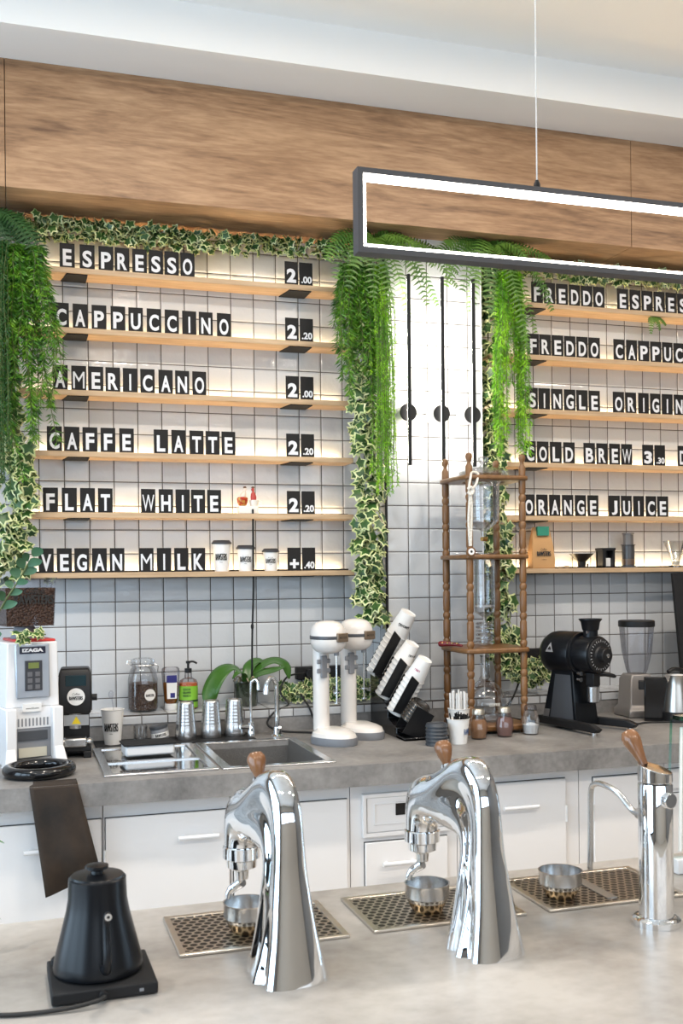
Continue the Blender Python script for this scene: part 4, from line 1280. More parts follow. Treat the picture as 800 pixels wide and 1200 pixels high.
# paper cup full of black straws
t = paper_cup(1.607, -0.762, CT, 0.032, 0.0425, 0.092, 'white paper cup filled with short black straws', None, 0.9, lid=False, name='straw_cup')
t.children[1].data.materials[0] = mat('blue_print', (0.03, 0.09, 0.25), 0.5)
rs = random.Random(5)
for k in range(34):
    a, r = rs.uniform(0, 2 * PI), 0.034 * math.sqrt(rs.random())
    dx, dy = rs.uniform(-0.018, 0.018), rs.uniform(-0.018, 0.018)
    x, y = 1.607 + r * math.cos(a), -0.762 + r * math.sin(a)
    o = MB().tube([(x * 1 - 0.35 * r * math.cos(a), y - 0.35 * r * math.sin(a), CT + 0.02), (x + dx, y + dy, CT + 0.104 + rs.uniform(-0.008, 0.014))], 0.0027, 6).build('straw', BLACK)
    tag(o, 'short black straw bunched with others in the white paper cup', 'straw', 'black straws in the paper cup')
# cups of wrapped straws behind
t = paper_cup(1.690, -0.58, CT, 0.032, 0.044, 0.105, 'white paper cup with dark lettering behind the straw cup', None, -0.9, lid=False)
rs = random.Random(9)
for k in range(16):
    a, r = 2 * PI * k / 16, 0.030 if k % 2 else 0.018
    x, y = 1.690 + r * math.cos(a), -0.58 + r * math.sin(a)
    o = MB().tube([(x, y, CT + 0.02), (x + 0.004 * math.cos(a), y + 0.004 * math.sin(a), CT + 0.172 + rs.uniform(-0.006, 0.008))], 0.0042, 6).build('wrapped_straw', PAPER)
    tag(o, 'white paper-wrapped straw standing in the cup beside the tower post', 'straw', 'wrapped straws behind the cup rack')

# ================================================================== COLD BREW TOWER
t = thing('brew_tower', 'tall brown turned-wood frame of the cold drip coffee tower', 'brew tower', (1.735, -0.600, CT), math.radians(0.5))
S_ = 0.236
HT = 1.135
post = [(0.0, 0.0)]
def turned(z0, z1):
    """one straight spindle section with rounded bead ends"""
    return [(0.0105, z0), (0.0150, z0 + 0.012), (0.0150, z0 + 0.022), (0.0105, z0 + 0.030), (0.0142, z0 + 0.040), (0.0142, z1 - 0.008)]
prof = [(0.0165, 0.0), (0.0165, 0.03)]
z = 0.03
for z1 in (0.115, 0.225, 0.345, 0.455, 0.575, 0.715, 0.825, 0.935, 1.03):
    prof += turned(z, z1)
    z = z1
prof += [(0.0142, 1.075), (0.0085, 1.085), (0.007, 1.094), (0.0125, 1.104), (0.0145, 1.114), (0.011, 1.126), (0.0, 1.131)]
for px_, py_ in ((0, 0), (S_, 0), (0, S_), (S_, S_)):
    MB().lathe(prof, (px_, py_, 0), 20).build('post', WALNUT, t)


def plate(z0, z1, hole, ov=0.030):
    mb = MB()
    n = 48
    c = S_ / 2
    h = S_ / 2 + ov
    out, inn = [], []
    for i in range(n):
        a = 2 * PI * i / n
        e = 8
        r = h * (abs(math.cos(a)) ** e + abs(math.sin(a)) ** e) ** (-1 / e)
        out.append((c + r * math.cos(a), c + r * math.sin(a)))
        inn.append((c + hole * math.cos(a), c + hole * math.sin(a)))
    vs = [(u, v, z) for z in (z0, z1) for u, v in out] + [(u, v, z) for z in (z0, z1) for u, v in inn]
    fs = []
    for i in range(n):
        j = (i + 1) % n
        fs += [(i, j, n + j, n + i), (2 * n + j, 2 * n + i, 3 * n + i, 3 * n + j), (n + i, n + j, 3 * n + j, 3 * n + i), (j, i, 2 * n + i, 2 * n + j)]
    return mb.add(vs, fs)


plate(1.022, 1.040, 0.085).build('top_plate', WALNUT, t, bevel=0.006)
plate(0.704, 0.722, 0.040).build('middle_plate', WALNUT, t, bevel=0.006)
plate(0.325, 0.345, 0.020).build('lower_plate', WALNUT, t, bevel=0.006)
plate(0.012, 0.036, 0.006, 0.024).build('base_plate', WALNUT, t, bevel=0.006)
CX, CY = 1.735 + 0.118, -0.60 + 0.118
t = thing('water_vessel', 'clear lidded glass water vessel in the top of the brew tower', 'glass vessel', (CX, CY, CT + 0.80))
MB().lathe([(0.010, 0.0), (0.012, 0.02), (0.045, 0.045), (0.062, 0.062), (0.064, 0.21), (0.082, 0.232), (0.104, 0.243), (0.106, 0.250), (0.100, 0.252), (0.078, 0.240), (0.061, 0.218), (0.059, 0.066)], n=40, caps=False).build('bowl', GLASSF, t)
MB().lathe([(0.100, 0.256), (0.102, 0.264), (0.06, 0.280), (0.016, 0.288), (0.012, 0.300), (0.022, 0.312), (0.020, 0.326), (0.0, 0.332)], n=40).build('lid', GLASSF, t)
mb = MB()
for k in range(5):
    mb.tube([(0.0645 * math.cos(a), 0.0645 * math.sin(a), 0.075 + 0.028 * k) for a in [2 * PI * i / 32 for i in range(33)]], 0.0014, 5)
mb.build('measure_rings', GLASSF, t)
MB().tube([(0, 0, -0.005), (0, 0, -0.06)], [0.008, 0.004], 12).build('drip_pipe', GLASS, t)
v = MB().tube([(-0.012, -0.006, -0.012), (0.014, 0.006, -0.012)], 0.009, 14).build('valve', BRASS, t)
t = thing('coffee_cylinder', 'tall clear glass coffee chamber below the middle plate of the tower', 'glass vessel', (CX, CY, CT + 0.455))
MB().lathe([(0.006, 0.0), (0.012, 0.012), (0.040, 0.03), (0.043, 0.05), (0.043, 0.268), (0.047, 0.272), (0.045, 0.275), (0.040, 0.268), (0.040, 0.05)], n=36, caps=False).build('cylinder', GLASSF, t)
MB().lathe([(0.0395, 0.052), (0.0395, 0.060), (0.0, 0.060)], n=28).build('filter_disc', PAPER, t)
t = thing('glass_coil', 'clear glass spiral condenser under the coffee chamber', 'glass coil', (CX, CY, CT + 0.350))
pts = [(0.032 * math.cos(a), 0.032 * math.sin(a), 0.006 + 0.090 * a / (2 * PI * 6)) for a in [2 * PI * 6 * i / 150 for i in range(151)]]
mb = MB().tube(pts, 0.0052, 8)
mb.build('spiral', GLASSF, t)
MB().tube([(0, 0, 0), (0, 0, 0.103)], 0.006, 10).build('core', GLASSF, t)
t = thing('brew_flask', 'round clear glass flask on the tower base', 'glass flask', (CX, CY, CT + 0.037))
MB().lathe([(0.0, 0.0), (0.055, 0.0), (0.082, 0.02), (0.090, 0.06), (0.083, 0.105), (0.055, 0.145), (0.028, 0.165), (0.020, 0.185), (0.019, 0.262), (0.023, 0.268), (0.021, 0.270), (0.017, 0.262)], n=40, caps=False).build('flask', GLASSF, t)
MB().text('COFFEE', 0.012, facing((0, -0.0905, 0.075)), 0.05, 0.02, cyl=0.09).build('print', mat('faint_white', (0.8, 0.78, 0.7), 0.5), t)
MB().tube(smooth_path([(0.08, 0, 0.10), (0.105, 0, 0.11), (0.112, 0, 0.07), (0.09, 0, 0.04)], 4), 0.006, 10).build('handle', GLASSF, t)
# rope charm
t = thing('rope_charm', 'white knotted cotton rope with round eye charm hung on the tower', 'charm', (0, 0, 0))
ry = -0.622
mb = MB()
mb.tube(smooth_path([(1.738, ry + 0.006, 1.99), (1.728, ry - 0.010, 1.975), (1.719, ry - 0.013, 1.93), (1.722, ry - 0.012, 1.90), (1.717, ry - 0.010, 1.80), (1.722, ry - 0.010, 1.70)], 5), 0.005, 8)
mb.tube(smooth_path([(1.768, ry + 0.006, 1.99), (1.752, ry - 0.012, 1.95), (1.728, ry - 0.015, 1.915), (1.730, ry - 0.012, 1.86), (1.729, ry - 0.010, 1.78), (1.726, ry - 0.010, 1.70)], 5), 0.005, 8)
mb.tube(smooth_path([(1.712, ry - 0.016, 1.925), (1.724, ry - 0.022, 1.933), (1.735, ry - 0.018, 1.918), (1.722, ry - 0.020, 1.903), (1.712, ry - 0.016, 1.915)], 4), 0.006, 8)
mb.tube(smooth_path([(1.738, ry + 0.006, 1.992), (1.752, ry + 0.012, 1.996), (1.768, ry + 0.006, 1.992)], 4), 0.005, 8)
mb.build('rope', ROPE, t)
Mc = Matrix.Translation((1.724, ry - 0.012, 1.678)) @ Matrix.Rotation(PI / 2, 4, 'X')
ch = MB().lathe([(0.0, 0.0), (0.018, 0.0), (0.020, 0.003), (0.018, 0.006), (0, 0.006)], n=24, M=Mc).build('charm_disc', WALNUT, t)
MB().lathe([(0.0, 0.006), (0.013, 0.006), (0.013, 0.0075), (0.0, 0.0075)], n=20, M=Mc).build('charm_eye', PAPER, ch)
MB().lathe([(0.0, 0.0075), (0.005, 0.0075), (0.005, 0.0085), (0.0, 0.0085)], n=16, M=Mc).build('charm_pupil', INK, ch)
t = thing('red_pouch', 'small dark red wrapped packet lying on the lower tower plate', 'packet', (1.700, -0.475, CT + 0.3455), math.radians(-50))
mb = MB()
P = smooth_path([(-0.05, 0, 0.011), (-0.02, 0, 0.012), (0.02, 0.006, 0.010), (0.055, 0.0, 0.006)], 5)
mb.tube(P, [0.010, 0.012, 0.0125, 0.012, 0.0115, 0.011, 0.0105, 0.010, 0.009, 0.0085, 0.0075, 0.0065, 0.006, 0.0055, 0.005, 0.004], 10)
mb.build('wrapper', mat('wine_red', (0.16, 0.012, 0.015), 0.35), t)
mb = MB()
for k in range(4):
    mb.ellipsoid((-0.03 + 0.022 * k, -0.010, 0.016), 0.005, 0.004, 0.004, 8, 6)
mb.build('gold_dots', BRASS, t)

# ---- glass sugar shakers
sk = None
for x, y, lb, fill, fm, hf in ((1.722, -0.695, 'facet glass shaker filled with tan brown sugar', 'cinnamon_fill', (0.38, 0.19, 0.09), 0.075), (1.842, -0.680, 'facet glass shaker filled with reddish cocoa powder', 'cocoa_fill', (0.27, 0.135, 0.11), 0.075),
                               (1.964, -0.665, 'facet glass shaker holding white sugar by the black grinder', 'sugar_fill', (0.82, 0.82, 0.82), 0.040)):
    t = thing('sugar_shaker', lb, 'sugar shaker', (x, y, CT), 0, 'glass shakers in a row on the worktop')
    def fl(r, z, n=24):
        return [((r - (0.002 if i % 2 else 0)) * math.cos(2 * PI * i / n), (r - (0.002 if i % 2 else 0)) * math.sin(2 * PI * i / n), z) for i in range(n)]
    MB().loft([fl(0.027, 0.0), fl(0.031, 0.006), fl(0.036, 0.04), fl(0.033, 0.062), fl(0.026, 0.085), fl(0.022, 0.098)], True, False).build('glass', GLASSF, t, angle=15)
    MB().lathe([(0.0, 0.005), (0.026, 0.005), (0.0325, 0.036), (0.031, hf * 0.85), (0.024, hf), (0, hf + 0.004)] if hf > 0.05 else [(0.0, 0.005), (0.026, 0.005), (0.032, hf), (0, hf + 0.008)], n=24).build('filling', mat(fill, fm, 0.8), t)
    MB().lathe([(0.0245, 0.096), (0.0245, 0.110), (0.021, 0.117), (0.0, 0.120)], n=28).build('lid', mat('shaker_lid', (0.62, 0.56, 0.46), 0.3, 0.9) if hf > 0.05 else PLASTICC, t)

# ================================================================== SHOP GRINDER
AXD = Vector((0.30, -0.95, 0)).normalized()
RG = math.atan2(AXD.y, AXD.x)
t = thing('shop_grinder', 'big black shop coffee grinder with round motor and dial face', 'coffee grinder', (2.222, -0.565, CT), RG)
t.scale = (0.93, 0.93, 0.93)
# local x = motor axis towards the dial
Mx = Matrix.Rotation(PI / 2, 4, 'Y')
ZA = 0.332
m_ = Matrix.Translation((0, 0, ZA)) @ Mx
MB().lathe([(0.0, -0.155), (0.052, -0.150), (0.082, -0.135), (0.095, -0.11), (0.0985, -0.08), (0.0985, 0.035), (0.096, 0.040)], n=48, M=m_).build('motor', BLACKP, t)
MB().lathe([(0.0965, 0.038), (0.0965, 0.052), (0.090, 0.055)], n=48, M=m_).build('motor_ring', BLACKP, t)
MB().lathe([(0.084, 0.050), (0.084, 0.135), (0.080, 0.142), (0.0, 0.142)], n=48, M=m_).build('burr_housing', BLACKP, t)
dl = MB().lathe([(0.076, 0.142), (0.076, 0.150), (0.072, 0.153), (0.0, 0.153)], n=48, M=m_).build('dial', BLACK, t)
mb = MB()
for k in range(28):
    a = 2 * PI * k / 28
    L = 0.010 if k % 2 else 0.006
    c0 = Vector((0.1536, 0.058 * math.cos(a), ZA + 0.058 * math.sin(a)))
    rad = Vector((0, math.cos(a), math.sin(a)))
    tan = Vector((0, -math.sin(a), math.cos(a)))
    mb.add([tuple(c0 + tan * 0.0010), tuple(c0 - tan * 0.0010), tuple(c0 - tan * 0.0010 + rad * L), tuple(c0 + tan * 0.0010 + rad * L)], [(0, 1, 2, 3)])
mb.build('dial_marks', LETTER, dl)
MB().lathe([(0.040, 0.153), (0.036, 0.157), (0.0335, 0.160), (0.0335, 0.188), (0.031, 0.191), (0, 0.191)], n=36, M=m_).build('dial_knob', BLACK, t)
MB().lathe([(0.0095, 0.191), (0.009, 0.195), (0, 0.197)], n=18, M=m_).build('dial_bolt', STEEL, t)
MB().lathe([(0.032, 0.0), (0.032, 0.040), (0.036, 0.043), (0.042, 0.078), (0.051, 0.088), (0.051, 0.092), (0.045, 0.092), (0.036, 0.065)], (0.095, 0, ZA + 0.066), 32, caps=False).build('hopper', BLACKP, t)
MB().lathe([(0.006, 0), (0.006, 0.003)], n=12, M=Matrix.Translation((0.105, -0.031, ZA + 0.100)) @ Matrix.Rotation(PI / 2, 4, 'X')).build('hopper_screw', STEEL, t)
# wedge stand
MB().loft([[(-0.135, -0.072, 0.02), (0.075, -0.072, 0.02), (0.075, 0.072, 0.02), (-0.135, 0.072, 0.02)], [(-0.080, -0.062, 0.258), (0.045, -0.062, 0.258), (0.045, 0.062, 0.258), (-0.080, 0.062, 0.258)]]).build('stand', BLACKP, t, bevel=0.004)
MB().add([(-0.085, -0.0735, 0.022), (0.060, -0.0735, 0.022), (0.034, -0.0645, 0.24), (-0.056, -0.0645, 0.24)], [(0, 1, 2, 3)]).build('side_panel', DARKGREY, t)
s_ = MB().add([(-0.128, -0.0738, 0.030), (-0.092, -0.0738, 0.030), (-0.084, -0.0712, 0.080), (-0.115, -0.0712, 0.080)], [(0, 1, 2, 3)]).build('rating_plate', STEELS, t)
for sy in (-1, 1):
    f = MB().prism([(-0.16, 0.012), (0.235, 0.012), (0.255, 0.030), (0.20, 0.046), (-0.16, 0.046)], -0.017, 0.017, 'y', M=Matrix.Translation((0, sy * 0.082, 0)) @ Matrix.Rotation(sy * 0.16, 4, 'Z')).build('leg', BLACK, t, bevel=0.004)
    MB().lathe([(0.013, 0.0), (0.013, 0.012)], (0.215, sy * 0.117, 0), 20).build('foot', STEEL, f)
# triangle badge, wrapped on the motor side
mb = MB()
an = math.radians(8)
for (u0, v0), (u1, v1), (u2, v2) in (((-0.075, -0.012), (-0.020, -0.012), (-0.047, 0.045)),):
    pass
def onm(u, s_):
    a = -PI / 2 + (PI / 2 - s_ / 0.0985 - 0.0)
    a2 = math.radians(5) + s_ / 0.0992
    return (u, -0.0992 * math.cos(a2), ZA + 0.0992 * math.sin(a2))
pts = [(-0.082, 0.0), (-0.036, 0.0), (-0.059, 0.045)]
N_ = 6
vs, fs = [], []
for i in range(N_ + 1):
    tt = i / N_
    ua, ub = -0.082 + 0.023 * tt, -0.036 - 0.023 * tt
    vs += [onm(ua, 0.045 * tt), onm(ub, 0.045 * tt)]
for i in range(N_):
    fs.append((2 * i, 2 * i + 1, 2 * i + 3, 2 * i + 2))
mb.add(vs, fs)
bd = mb.build('badge', mat('badge_grey', (0.42, 0.42, 0.43), 0.4, 0.3), t)
vs = [onm(-0.070, 0.009), onm(-0.048, 0.009), onm(-0.052, 0.019), onm(-0.059, 0.027), onm(-0.066, 0.019)]
MB().add([(p[0], p[1] * 1.004, p[2]) for p in vs], [(0, 1, 2, 3, 4)]).build('badge_emblem', INK, bd)
# outlet, bag clamp arm and cup
MB().box(0.085, 0.130, -0.022, 0.022, 0.195, 0.27).build('outlet', BLACK, t, bevel=0.003)
MB().tube(smooth_path([(0.11, 0.02, 0.245), (0.13, 0.055, 0.245), (0.15, 0.10, 0.232)], 4), [0.010, 0.010, 0.010, 0.010, 0.011, 0.011, 0.010, 0.009, 0.005], 10).build('clamp_arm', BLACK, t)
for z_ in (0.250, 0.222):
    MB().tube([(0.062, -0.045, z_), (0.082, -0.047, z_)], 0.010, 14).build('screw', STEEL, t)
t = thing('grounds_cup', 'polished steel cup under the spout of the black shop grinder', 'steel cup', (2.252, -0.660, CT + 0.114))
MB().lathe([(0.0, 0.0), (0.021, 0.0), (0.025, 0.003), (0.026, 0.064), (0.028, 0.066), (0.025, 0.066), (0.024, 0.006), (0, 0.006)], n=32).build('cup', STEEL, t)
MB().tube([(0.0, 0.0, -0.003), (0.0, 0.05, -0.003)], 0.006, 10).build('holder', BLACK, t)

# ================================================================== FAR END OF THE WORKTOP
t = thing('bean_grinder', 'second grinder with clear bean hopper and black lid behind the shop grinder', 'coffee grinder', (2.655, -0.36, CT), math.radians(-4))
MB().loft([sec(0.075, -0.07, 0.08, 0.0), sec(0.075, -0.07, 0.08, 0.03), sec(0.06, -0.05, 0.07, 0.05), sec(0.055, -0.045, 0.065, 0.165), sec(0.045, -0.04, 0.05, 0.19)]).build('body', mat('graphite_body', (0.30, 0.28, 0.27), 0.4, 0.4), t, bevel=0.006)
MB().lathe([(0.040, 0.19), (0.048, 0.21), (0.066, 0.29), (0.076, 0.395), (0.0765, 0.40)], n=40, caps=False).build('hopper', PLASTICC, t)
MB().lathe([(0.080, 0.40), (0.080, 0.424), (0.076, 0.428), (0, 0.428)], n=40).build('lid', BLACK, t)
t = thing('tablet_stand', 'black upright panel standing between the grinder hopper and steel jug', 'panel', (2.640, -0.53, CT), math.radians(-26))
MB().box(-0.052, 0.052, -0.012, 0.012, 0.0, 0.19).build('panel', BLACKG, t, bevel=0.004)
MB().box(-0.075, -0.050, -0.010, 0.010, 0.135, 0.175).build('clip', BLACK, t, bevel=0.003)
t = thing('steel_kettle', 'brushed steel jug kettle with black base and black top handle', 'kettle', (2.715, -0.565, CT))
MB().lathe([(0.060, 0.0), (0.063, 0.003), (0.063, 0.040), (0.058, 0.044)], n=36).build('base', BLACK, t)
MB().lathe([(0.0575, 0.044), (0.056, 0.06), (0.050, 0.11), (0.042, 0.155), (0.040, 0.185), (0.043, 0.200), (0.041, 0.200), (0.038, 0.186)], n=40, caps=False).build('body', mat('kettle_steel', (0.6, 0.57, 0.53), 0.3, 1.0), t)
MB().lathe([(0.041, 0.196), (0.030, 0.202), (0, 0.204)], n=30).build('lid', WHITEP, t)
MB().tube(smooth_path([(-0.045, -0.008, 0.214), (-0.015, -0.004, 0.225), (0.03, 0.004, 0.218), (0.062, 0.008, 0.198), (0.068, 0.01, 0.15), (0.060, 0.01, 0.07)], 5), 0.0095, 10).build('handle', BLACK, t)
MB().add([(-0.040, -0.018, 0.198), (-0.040, 0.018, 0.198), (-0.058, 0, 0.203), (-0.040, 0, 0.165)], [(0, 2, 1), (0, 3, 2), (2, 3, 1)]).build('spout', STEEL, t)
t = thing('menu_board', 'large black board leaning on the wall at the worktop end', 'board', (2.945, -0.30, CT))
M = Matrix.Rotation(math.radians(-2), 4, 'Y') @ Matrix.Rotation(math.radians(-5), 4, 'X')
MB().box(0.0, 0.50, -0.01, 0.01, 0.0, 0.64, M=M).build('board', BLACKM, t, bevel=0.002)
t = tag(MB().tube(smooth_path([(2.42, -0.42, CT + 0.004), (2.47, -0.55, CT + 0.0045), (2.50, -0.60, CT + 0.0045), (2.56, -0.58, CT + 0.0045), (2.66, -0.60, CT + 0.0045)], 6), 0.004, 8).build('power_cable', CORD), 'thin black cable lying on the worktop behind the shop grinder', 'cable')

# ---- bottom far shelf
SZ = SH_Z[5]
t = thing('coffee_bag', 'kraft coffee bag with green label at the end of the low shelf', 'coffee bag', (2.335, -0.075, SZ), math.radians(-6))
mb = MB()
mb.loft([sec(0.056, -0.032, 0.032, 0.0), sec(0.056, -0.034, 0.034, 0.04), sec(0.050, -0.022, 0.026, 0.12), sec(0.043, -0.006, 0.010, 0.178), sec(0.042, -0.002, 0.006, 0.192)])
mb.build('bag', KRAFT, t, bevel=0.003)
mb = MB()
mb.text('Coffee', 0.012, facing((0.0, -0.0335, 0.088)) @ Matrix.Rotation(-0.12, 4, 'X'), 0.03, 0.0, 0.3)
mb.text('RAWSTERS', 0.022, facing((0.0, -0.0358, 0.068)) @ Matrix.Rotation(-0.12, 4, 'X'), 0.066, 0.0, heavy=0.05)
mb.text('roastery', 0.006, facing((0.0, -0.0365, 0.040)), 0.022, 0.0)
mb.build('logo', INK, t)
lb_ = MB().box(-0.026, 0.030, -0.026, -0.004, 0.152, 0.194).build('label', TEALL, t)
t = thing('coffee_dripper', 'low black cone dripper between the kraft bag and small hand grinder', 'dripper', (2.548, -0.075, SZ))
MB().lathe([(0.030, 0.0), (0.030, 0.004), (0.018, 0.006), (0.020, 0.030), (0.032, 0.042), (0.055, 0.066), (0.058, 0.068), (0.053, 0.067), (0.028, 0.040)], n=36, caps=False).build('cone', BLACK, t)
MB().tube([(0.02, -0.02, 0.02), (0.02, -0.02, 0.002)], 0.004, 8).build('foot', BLACK, t)
t = thing('small_scoop', 'tiny beige measuring scoop lying on the shelf beside the dripper', 'scoop', (2.455, -0.10, SZ + 0.001))
MB().ellipsoid((0, 0, 0.006), 0.016, 0.012, 0.006, 16, 8).build('bowl', mat('beige_plastic', (0.5, 0.42, 0.3), 0.5), t)
MB().tube([(-0.012, 0, 0.006), (-0.045, -0.004, 0.004)], 0.003, 8).build('handle', mat('beige_plastic', (0.5, 0.42, 0.3), 0.5), t)
t = thing('mini_brewer', 'small square black brewer with open front on the low shelf', 'brewer', (2.678, -0.072, SZ))
mb = MB().box(-0.033, -0.016, -0.03, 0.03, 0, 0.082).box(0.022, 0.033, -0.03, 0.03, 0, 0.082).box(-0.033, 0.033, 0.015, 0.03, 0, 0.082).box(-0.036, 0.036, -0.033, 0.033, 0.082, 0.094).box(-0.033, 0.033, -0.03, 0.03, 0, 0.008)
mb.build('body', BLACK, t)
MB().box(-0.010, 0.020, -0.012, 0.0, 0.008, 0.046).build('insert', PAPER, t)
t = thing('press_brewer', 'tall smoky grey plunger coffee press on the low shelf', 'coffee press', (2.802, -0.072, SZ))
MB().lathe([(0.040, 0.0), (0.040, 0.006), (0.031, 0.009)], n=32).build('flange', DARKGREY, t)
MB().lathe([(0.030, 0.009), (0.030, 0.105), (0.034, 0.107), (0.034, 0.110), (0.0, 0.110)], n=32).build('chamber', mat('smoky_plastic', (0.055, 0.055, 0.058), 0.25), t)
MB().lathe([(0.0305, 0.014), (0.0305, 0.042)], n=32, caps=False).build('filter_ring', mat('brown_ring', (0.10, 0.065, 0.045), 0.3), t)
MB().lathe([(0.025, 0.110), (0.025, 0.158), (0.028, 0.160), (0.028, 0.166), (0, 0.166)], n=32).build('plunger', mat('smoky_plastic_light', (0.13, 0.12, 0.115), 0.3), t)
t = thing('glass_dripper', 'clear glass dripper at the picture edge of the low shelf', 'dripper', (3.065, -0.075, SZ))
MB().lathe([(0.040, 0.0), (0.040, 0.006), (0.020, 0.012), (0.020, 0.028), (0.048, 0.10), (0.060, 0.128), (0.057, 0.128), (0.018, 0.03)], n=36, caps=False).build('cone', GLASSF, t)
MB().lathe([(0.016, 0.012), (0.018, 0.03), (0.0, 0.03)], n=20).build('filter_tip', mat('cream_filter', (0.7, 0.62, 0.5), 0.7), t)

# ---- figurine on the FLAT WHITE shelf
t = thing('shelf_figurine', 'small porcelain figurine of two seated figures in red and white', 'figurine', (0.948, -0.075, SH_Z[4]))
MB().box(-0.044, 0.040, -0.028, 0.028, 0.0, 0.034).build('base_block', mat('porcelain', (0.78, 0.74, 0.68), 0.25), t, bevel=0.004)
MB().lathe([(0.0, 0.036), (0.016, 0.036), (0.022, 0.050), (0.024, 0.066), (0.020, 0.072), (0.0, 0.074)], (-0.024, 0, 0), 20).build('red_pot', noise_mat('red_gold_glaze', [(0.42, (0.42, 0.03, 0.015)), (0.62, (0.55, 0.33, 0.06))], 70, 0.25), t)
MB().lathe([(0.0, 0.034), (0.015, 0.034), (0.017, 0.040), (0.020, 0.060), (0.0, 0.062)], (0.026, 0, 0), 20).build('white_pot', mat('porcelain', (0.78, 0.74, 0.68), 0.25), t)
MB().tube(smooth_path([(0.045, 0, 0.058), (0.060, 0, 0.056), (0.060, 0, 0.042), (0.045, 0, 0.040)], 4), 0.002, 6).build('cup_handle', mat('porcelain', (0.78, 0.74, 0.68), 0.25), t)
a = MB().loft([[(-0.020 + r * math.cos(q) + dx, 0.8 * r * math.sin(q), z) for q in [2 * PI * i / 16 for i in range(16)]] for r, z, dx in ((0.014, 0.070, -0.003), (0.013, 0.085, 0.0), (0.008, 0.094, 0.004), (0.004, 0.098, 0.006), (0.0065, 0.103, 0.008), (0.007, 0.108, 0.008), (0.004, 0.114, 0.007))])
a.build('pale_figure', mat('pale_glaze', (0.72, 0.60, 0.50), 0.35), t)
MB().ellipsoid((-0.013, 0.001, 0.114), 0.0075, 0.007, 0.005, 12, 6).build('hair', mat('brown_hair', (0.12, 0.05, 0.02), 0.5), t)
a = MB().loft([[(0.024 + r * math.cos(q) + dx, 0.8 * r * math.sin(q), z) for q in [2 * PI * i / 16 for i in range(16)]] for r, z, dx in ((0.012, 0.060, 0.0), (0.013, 0.074, 0.0), (0.010, 0.088, -0.001), (0.004, 0.096, -0.001), (0.0065, 0.102, -0.003), (0.007, 0.107, -0.003), (0.004, 0.113, -0.002))])
a.build('red_figure', mat('red_glaze', (0.42, 0.04, 0.03), 0.35), t)
MB().ellipsoid((0.022, 0.001, 0.114), 0.0075, 0.007, 0.005, 12, 6).build('hair', mat('brown_hair', (0.12, 0.05, 0.02), 0.5), t)

# ---- sockets and cables on the wall
for k, (x0, x1, z0, z1, lb) in enumerate(((1.165, 1.42, 1.135, 1.19, 'black double socket block on the tiles behind the cream mixers'), (2.24, 2.42, 1.175, 1.235, 'black socket block with plug on the tiles behind the shop grinder'))):
    t = thing('wall_socket', lb, 'socket', (0, 0, 0), 0, 'black wall sockets')
    MB().box(x0, x1, -0.045, -0.001, z0, z1).build('housing', BLACKM, t, bevel=0.004)
    MB().tube([((x0 + x1) / 2 + (0.05 if k else -0.075), -0.045, (z0 + z1) / 2), ((x0 + x1) / 2 + (0.05 if k else -0.075), -0.075, (z0 + z1) / 2)], 0.019, 16).build('plug', mat('plug_white', (0.6, 0.6, 0.58), 0.4) if k else BLACK, t)
for pts, lb in ((((1.20, -0.06, 1.165), (1.10, -0.13, 1.16), (1.06, -0.16, 1.10), (1.09, -0.18, 1.05), (1.02, -0.232, 1.03), (0.985, -0.235, 0.98), (1.04, -0.26, CT + 0.006), (1.14, -0.33, CT + 0.005), (1.22, -0.38, CT + 0.005)), 'black power cable looping from the socket down behind the gooseneck tap'),
                (((1.22, -0.06, 1.16), (1.15, -0.15, 1.10), (1.165, -0.232, 1.04), (1.19, -0.245, 0.98), (1.24, -0.30, CT + 0.005), (1.30, -0.33, CT + 0.005)), 'black power cable running down between the sink tap and first mixer'),
                (((2.33, -0.06, 1.19), (2.20, -0.14, 1.12), (2.10, -0.232, 1.03), (2.04, -0.245, 0.97), (2.10, -0.32, CT + 0.005), (2.15, -0.40, CT + 0.005)), 'black power cable hanging behind the tower and shop grinder')):
    tag(MB().tube(smooth_path(pts, 6), 0.0042, 8).build('power_cable', CORD), lb, 'cable', 'power cables behind the machines')

# ================================================================== GLASS GUARD ON THE BAR
t = thing('glass_guard', 'slanted glass guard with green edges at the picture edge of the bar', 'glass guard', (0, 0, 0))
mb = MB()
a, b_ = Vector((1.425, -2.36, 0.93)), Vector((1.482, -2.30, 1.245))
e = Vector((1.1, 0.0, 0.0))
th = Vector((0.0, 0.010, 0.003))
vs = [a, a + e, b_ + e, b_]
vs = [tuple(p) for p in vs] + [tuple(p + th) for p in vs]
MB().add(vs, [(0, 1, 2, 3), (7, 6, 5, 4)]).build('pane', GLASS, t)
MB().add([vs[0], vs[3], vs[7], vs[4]], [(0, 1, 2, 3)]).build('pane_edge', GREENG, t)
MB().add([vs[3], vs[2], vs[6], vs[7]], [(0, 1, 2, 3)]).build('pane_edge', GREENG, t)
c0 = b_ + Vector((0.0, 0.0, 0.0))
vs = [c0, c0 + e, c0 + e + Vector((0, -0.03, 0.0)), c0 + Vector((0, -0.03, 0.0))]
vs = [tuple(p) for p in vs] + [tuple(p + Vector((0, 0, 0.010))) for p in vs]
MB().add(vs, [(3, 2, 1, 0), (4, 5, 6, 7), (0, 1, 5, 4), (1, 2, 6, 5), (2, 3, 7, 6), (3, 0, 4, 7)]).build('top_pane', GREENG, t)
q0, q1 = a + Vector((0.030, -0.004, 0.02)), b_ + Vector((0.022, -0.004, -0.02))
MB().tube([tuple(q0), tuple(q1)], 0.0045, 6).build('edge_strip', mat('strip_white', (0.75, 0.74, 0.70), 0.5), t)
MB().box(1.44, 2.5, -2.375, -2.345, 0.90, 0.935).build('clamp_rail', WHITEP, t, bevel=0.003)
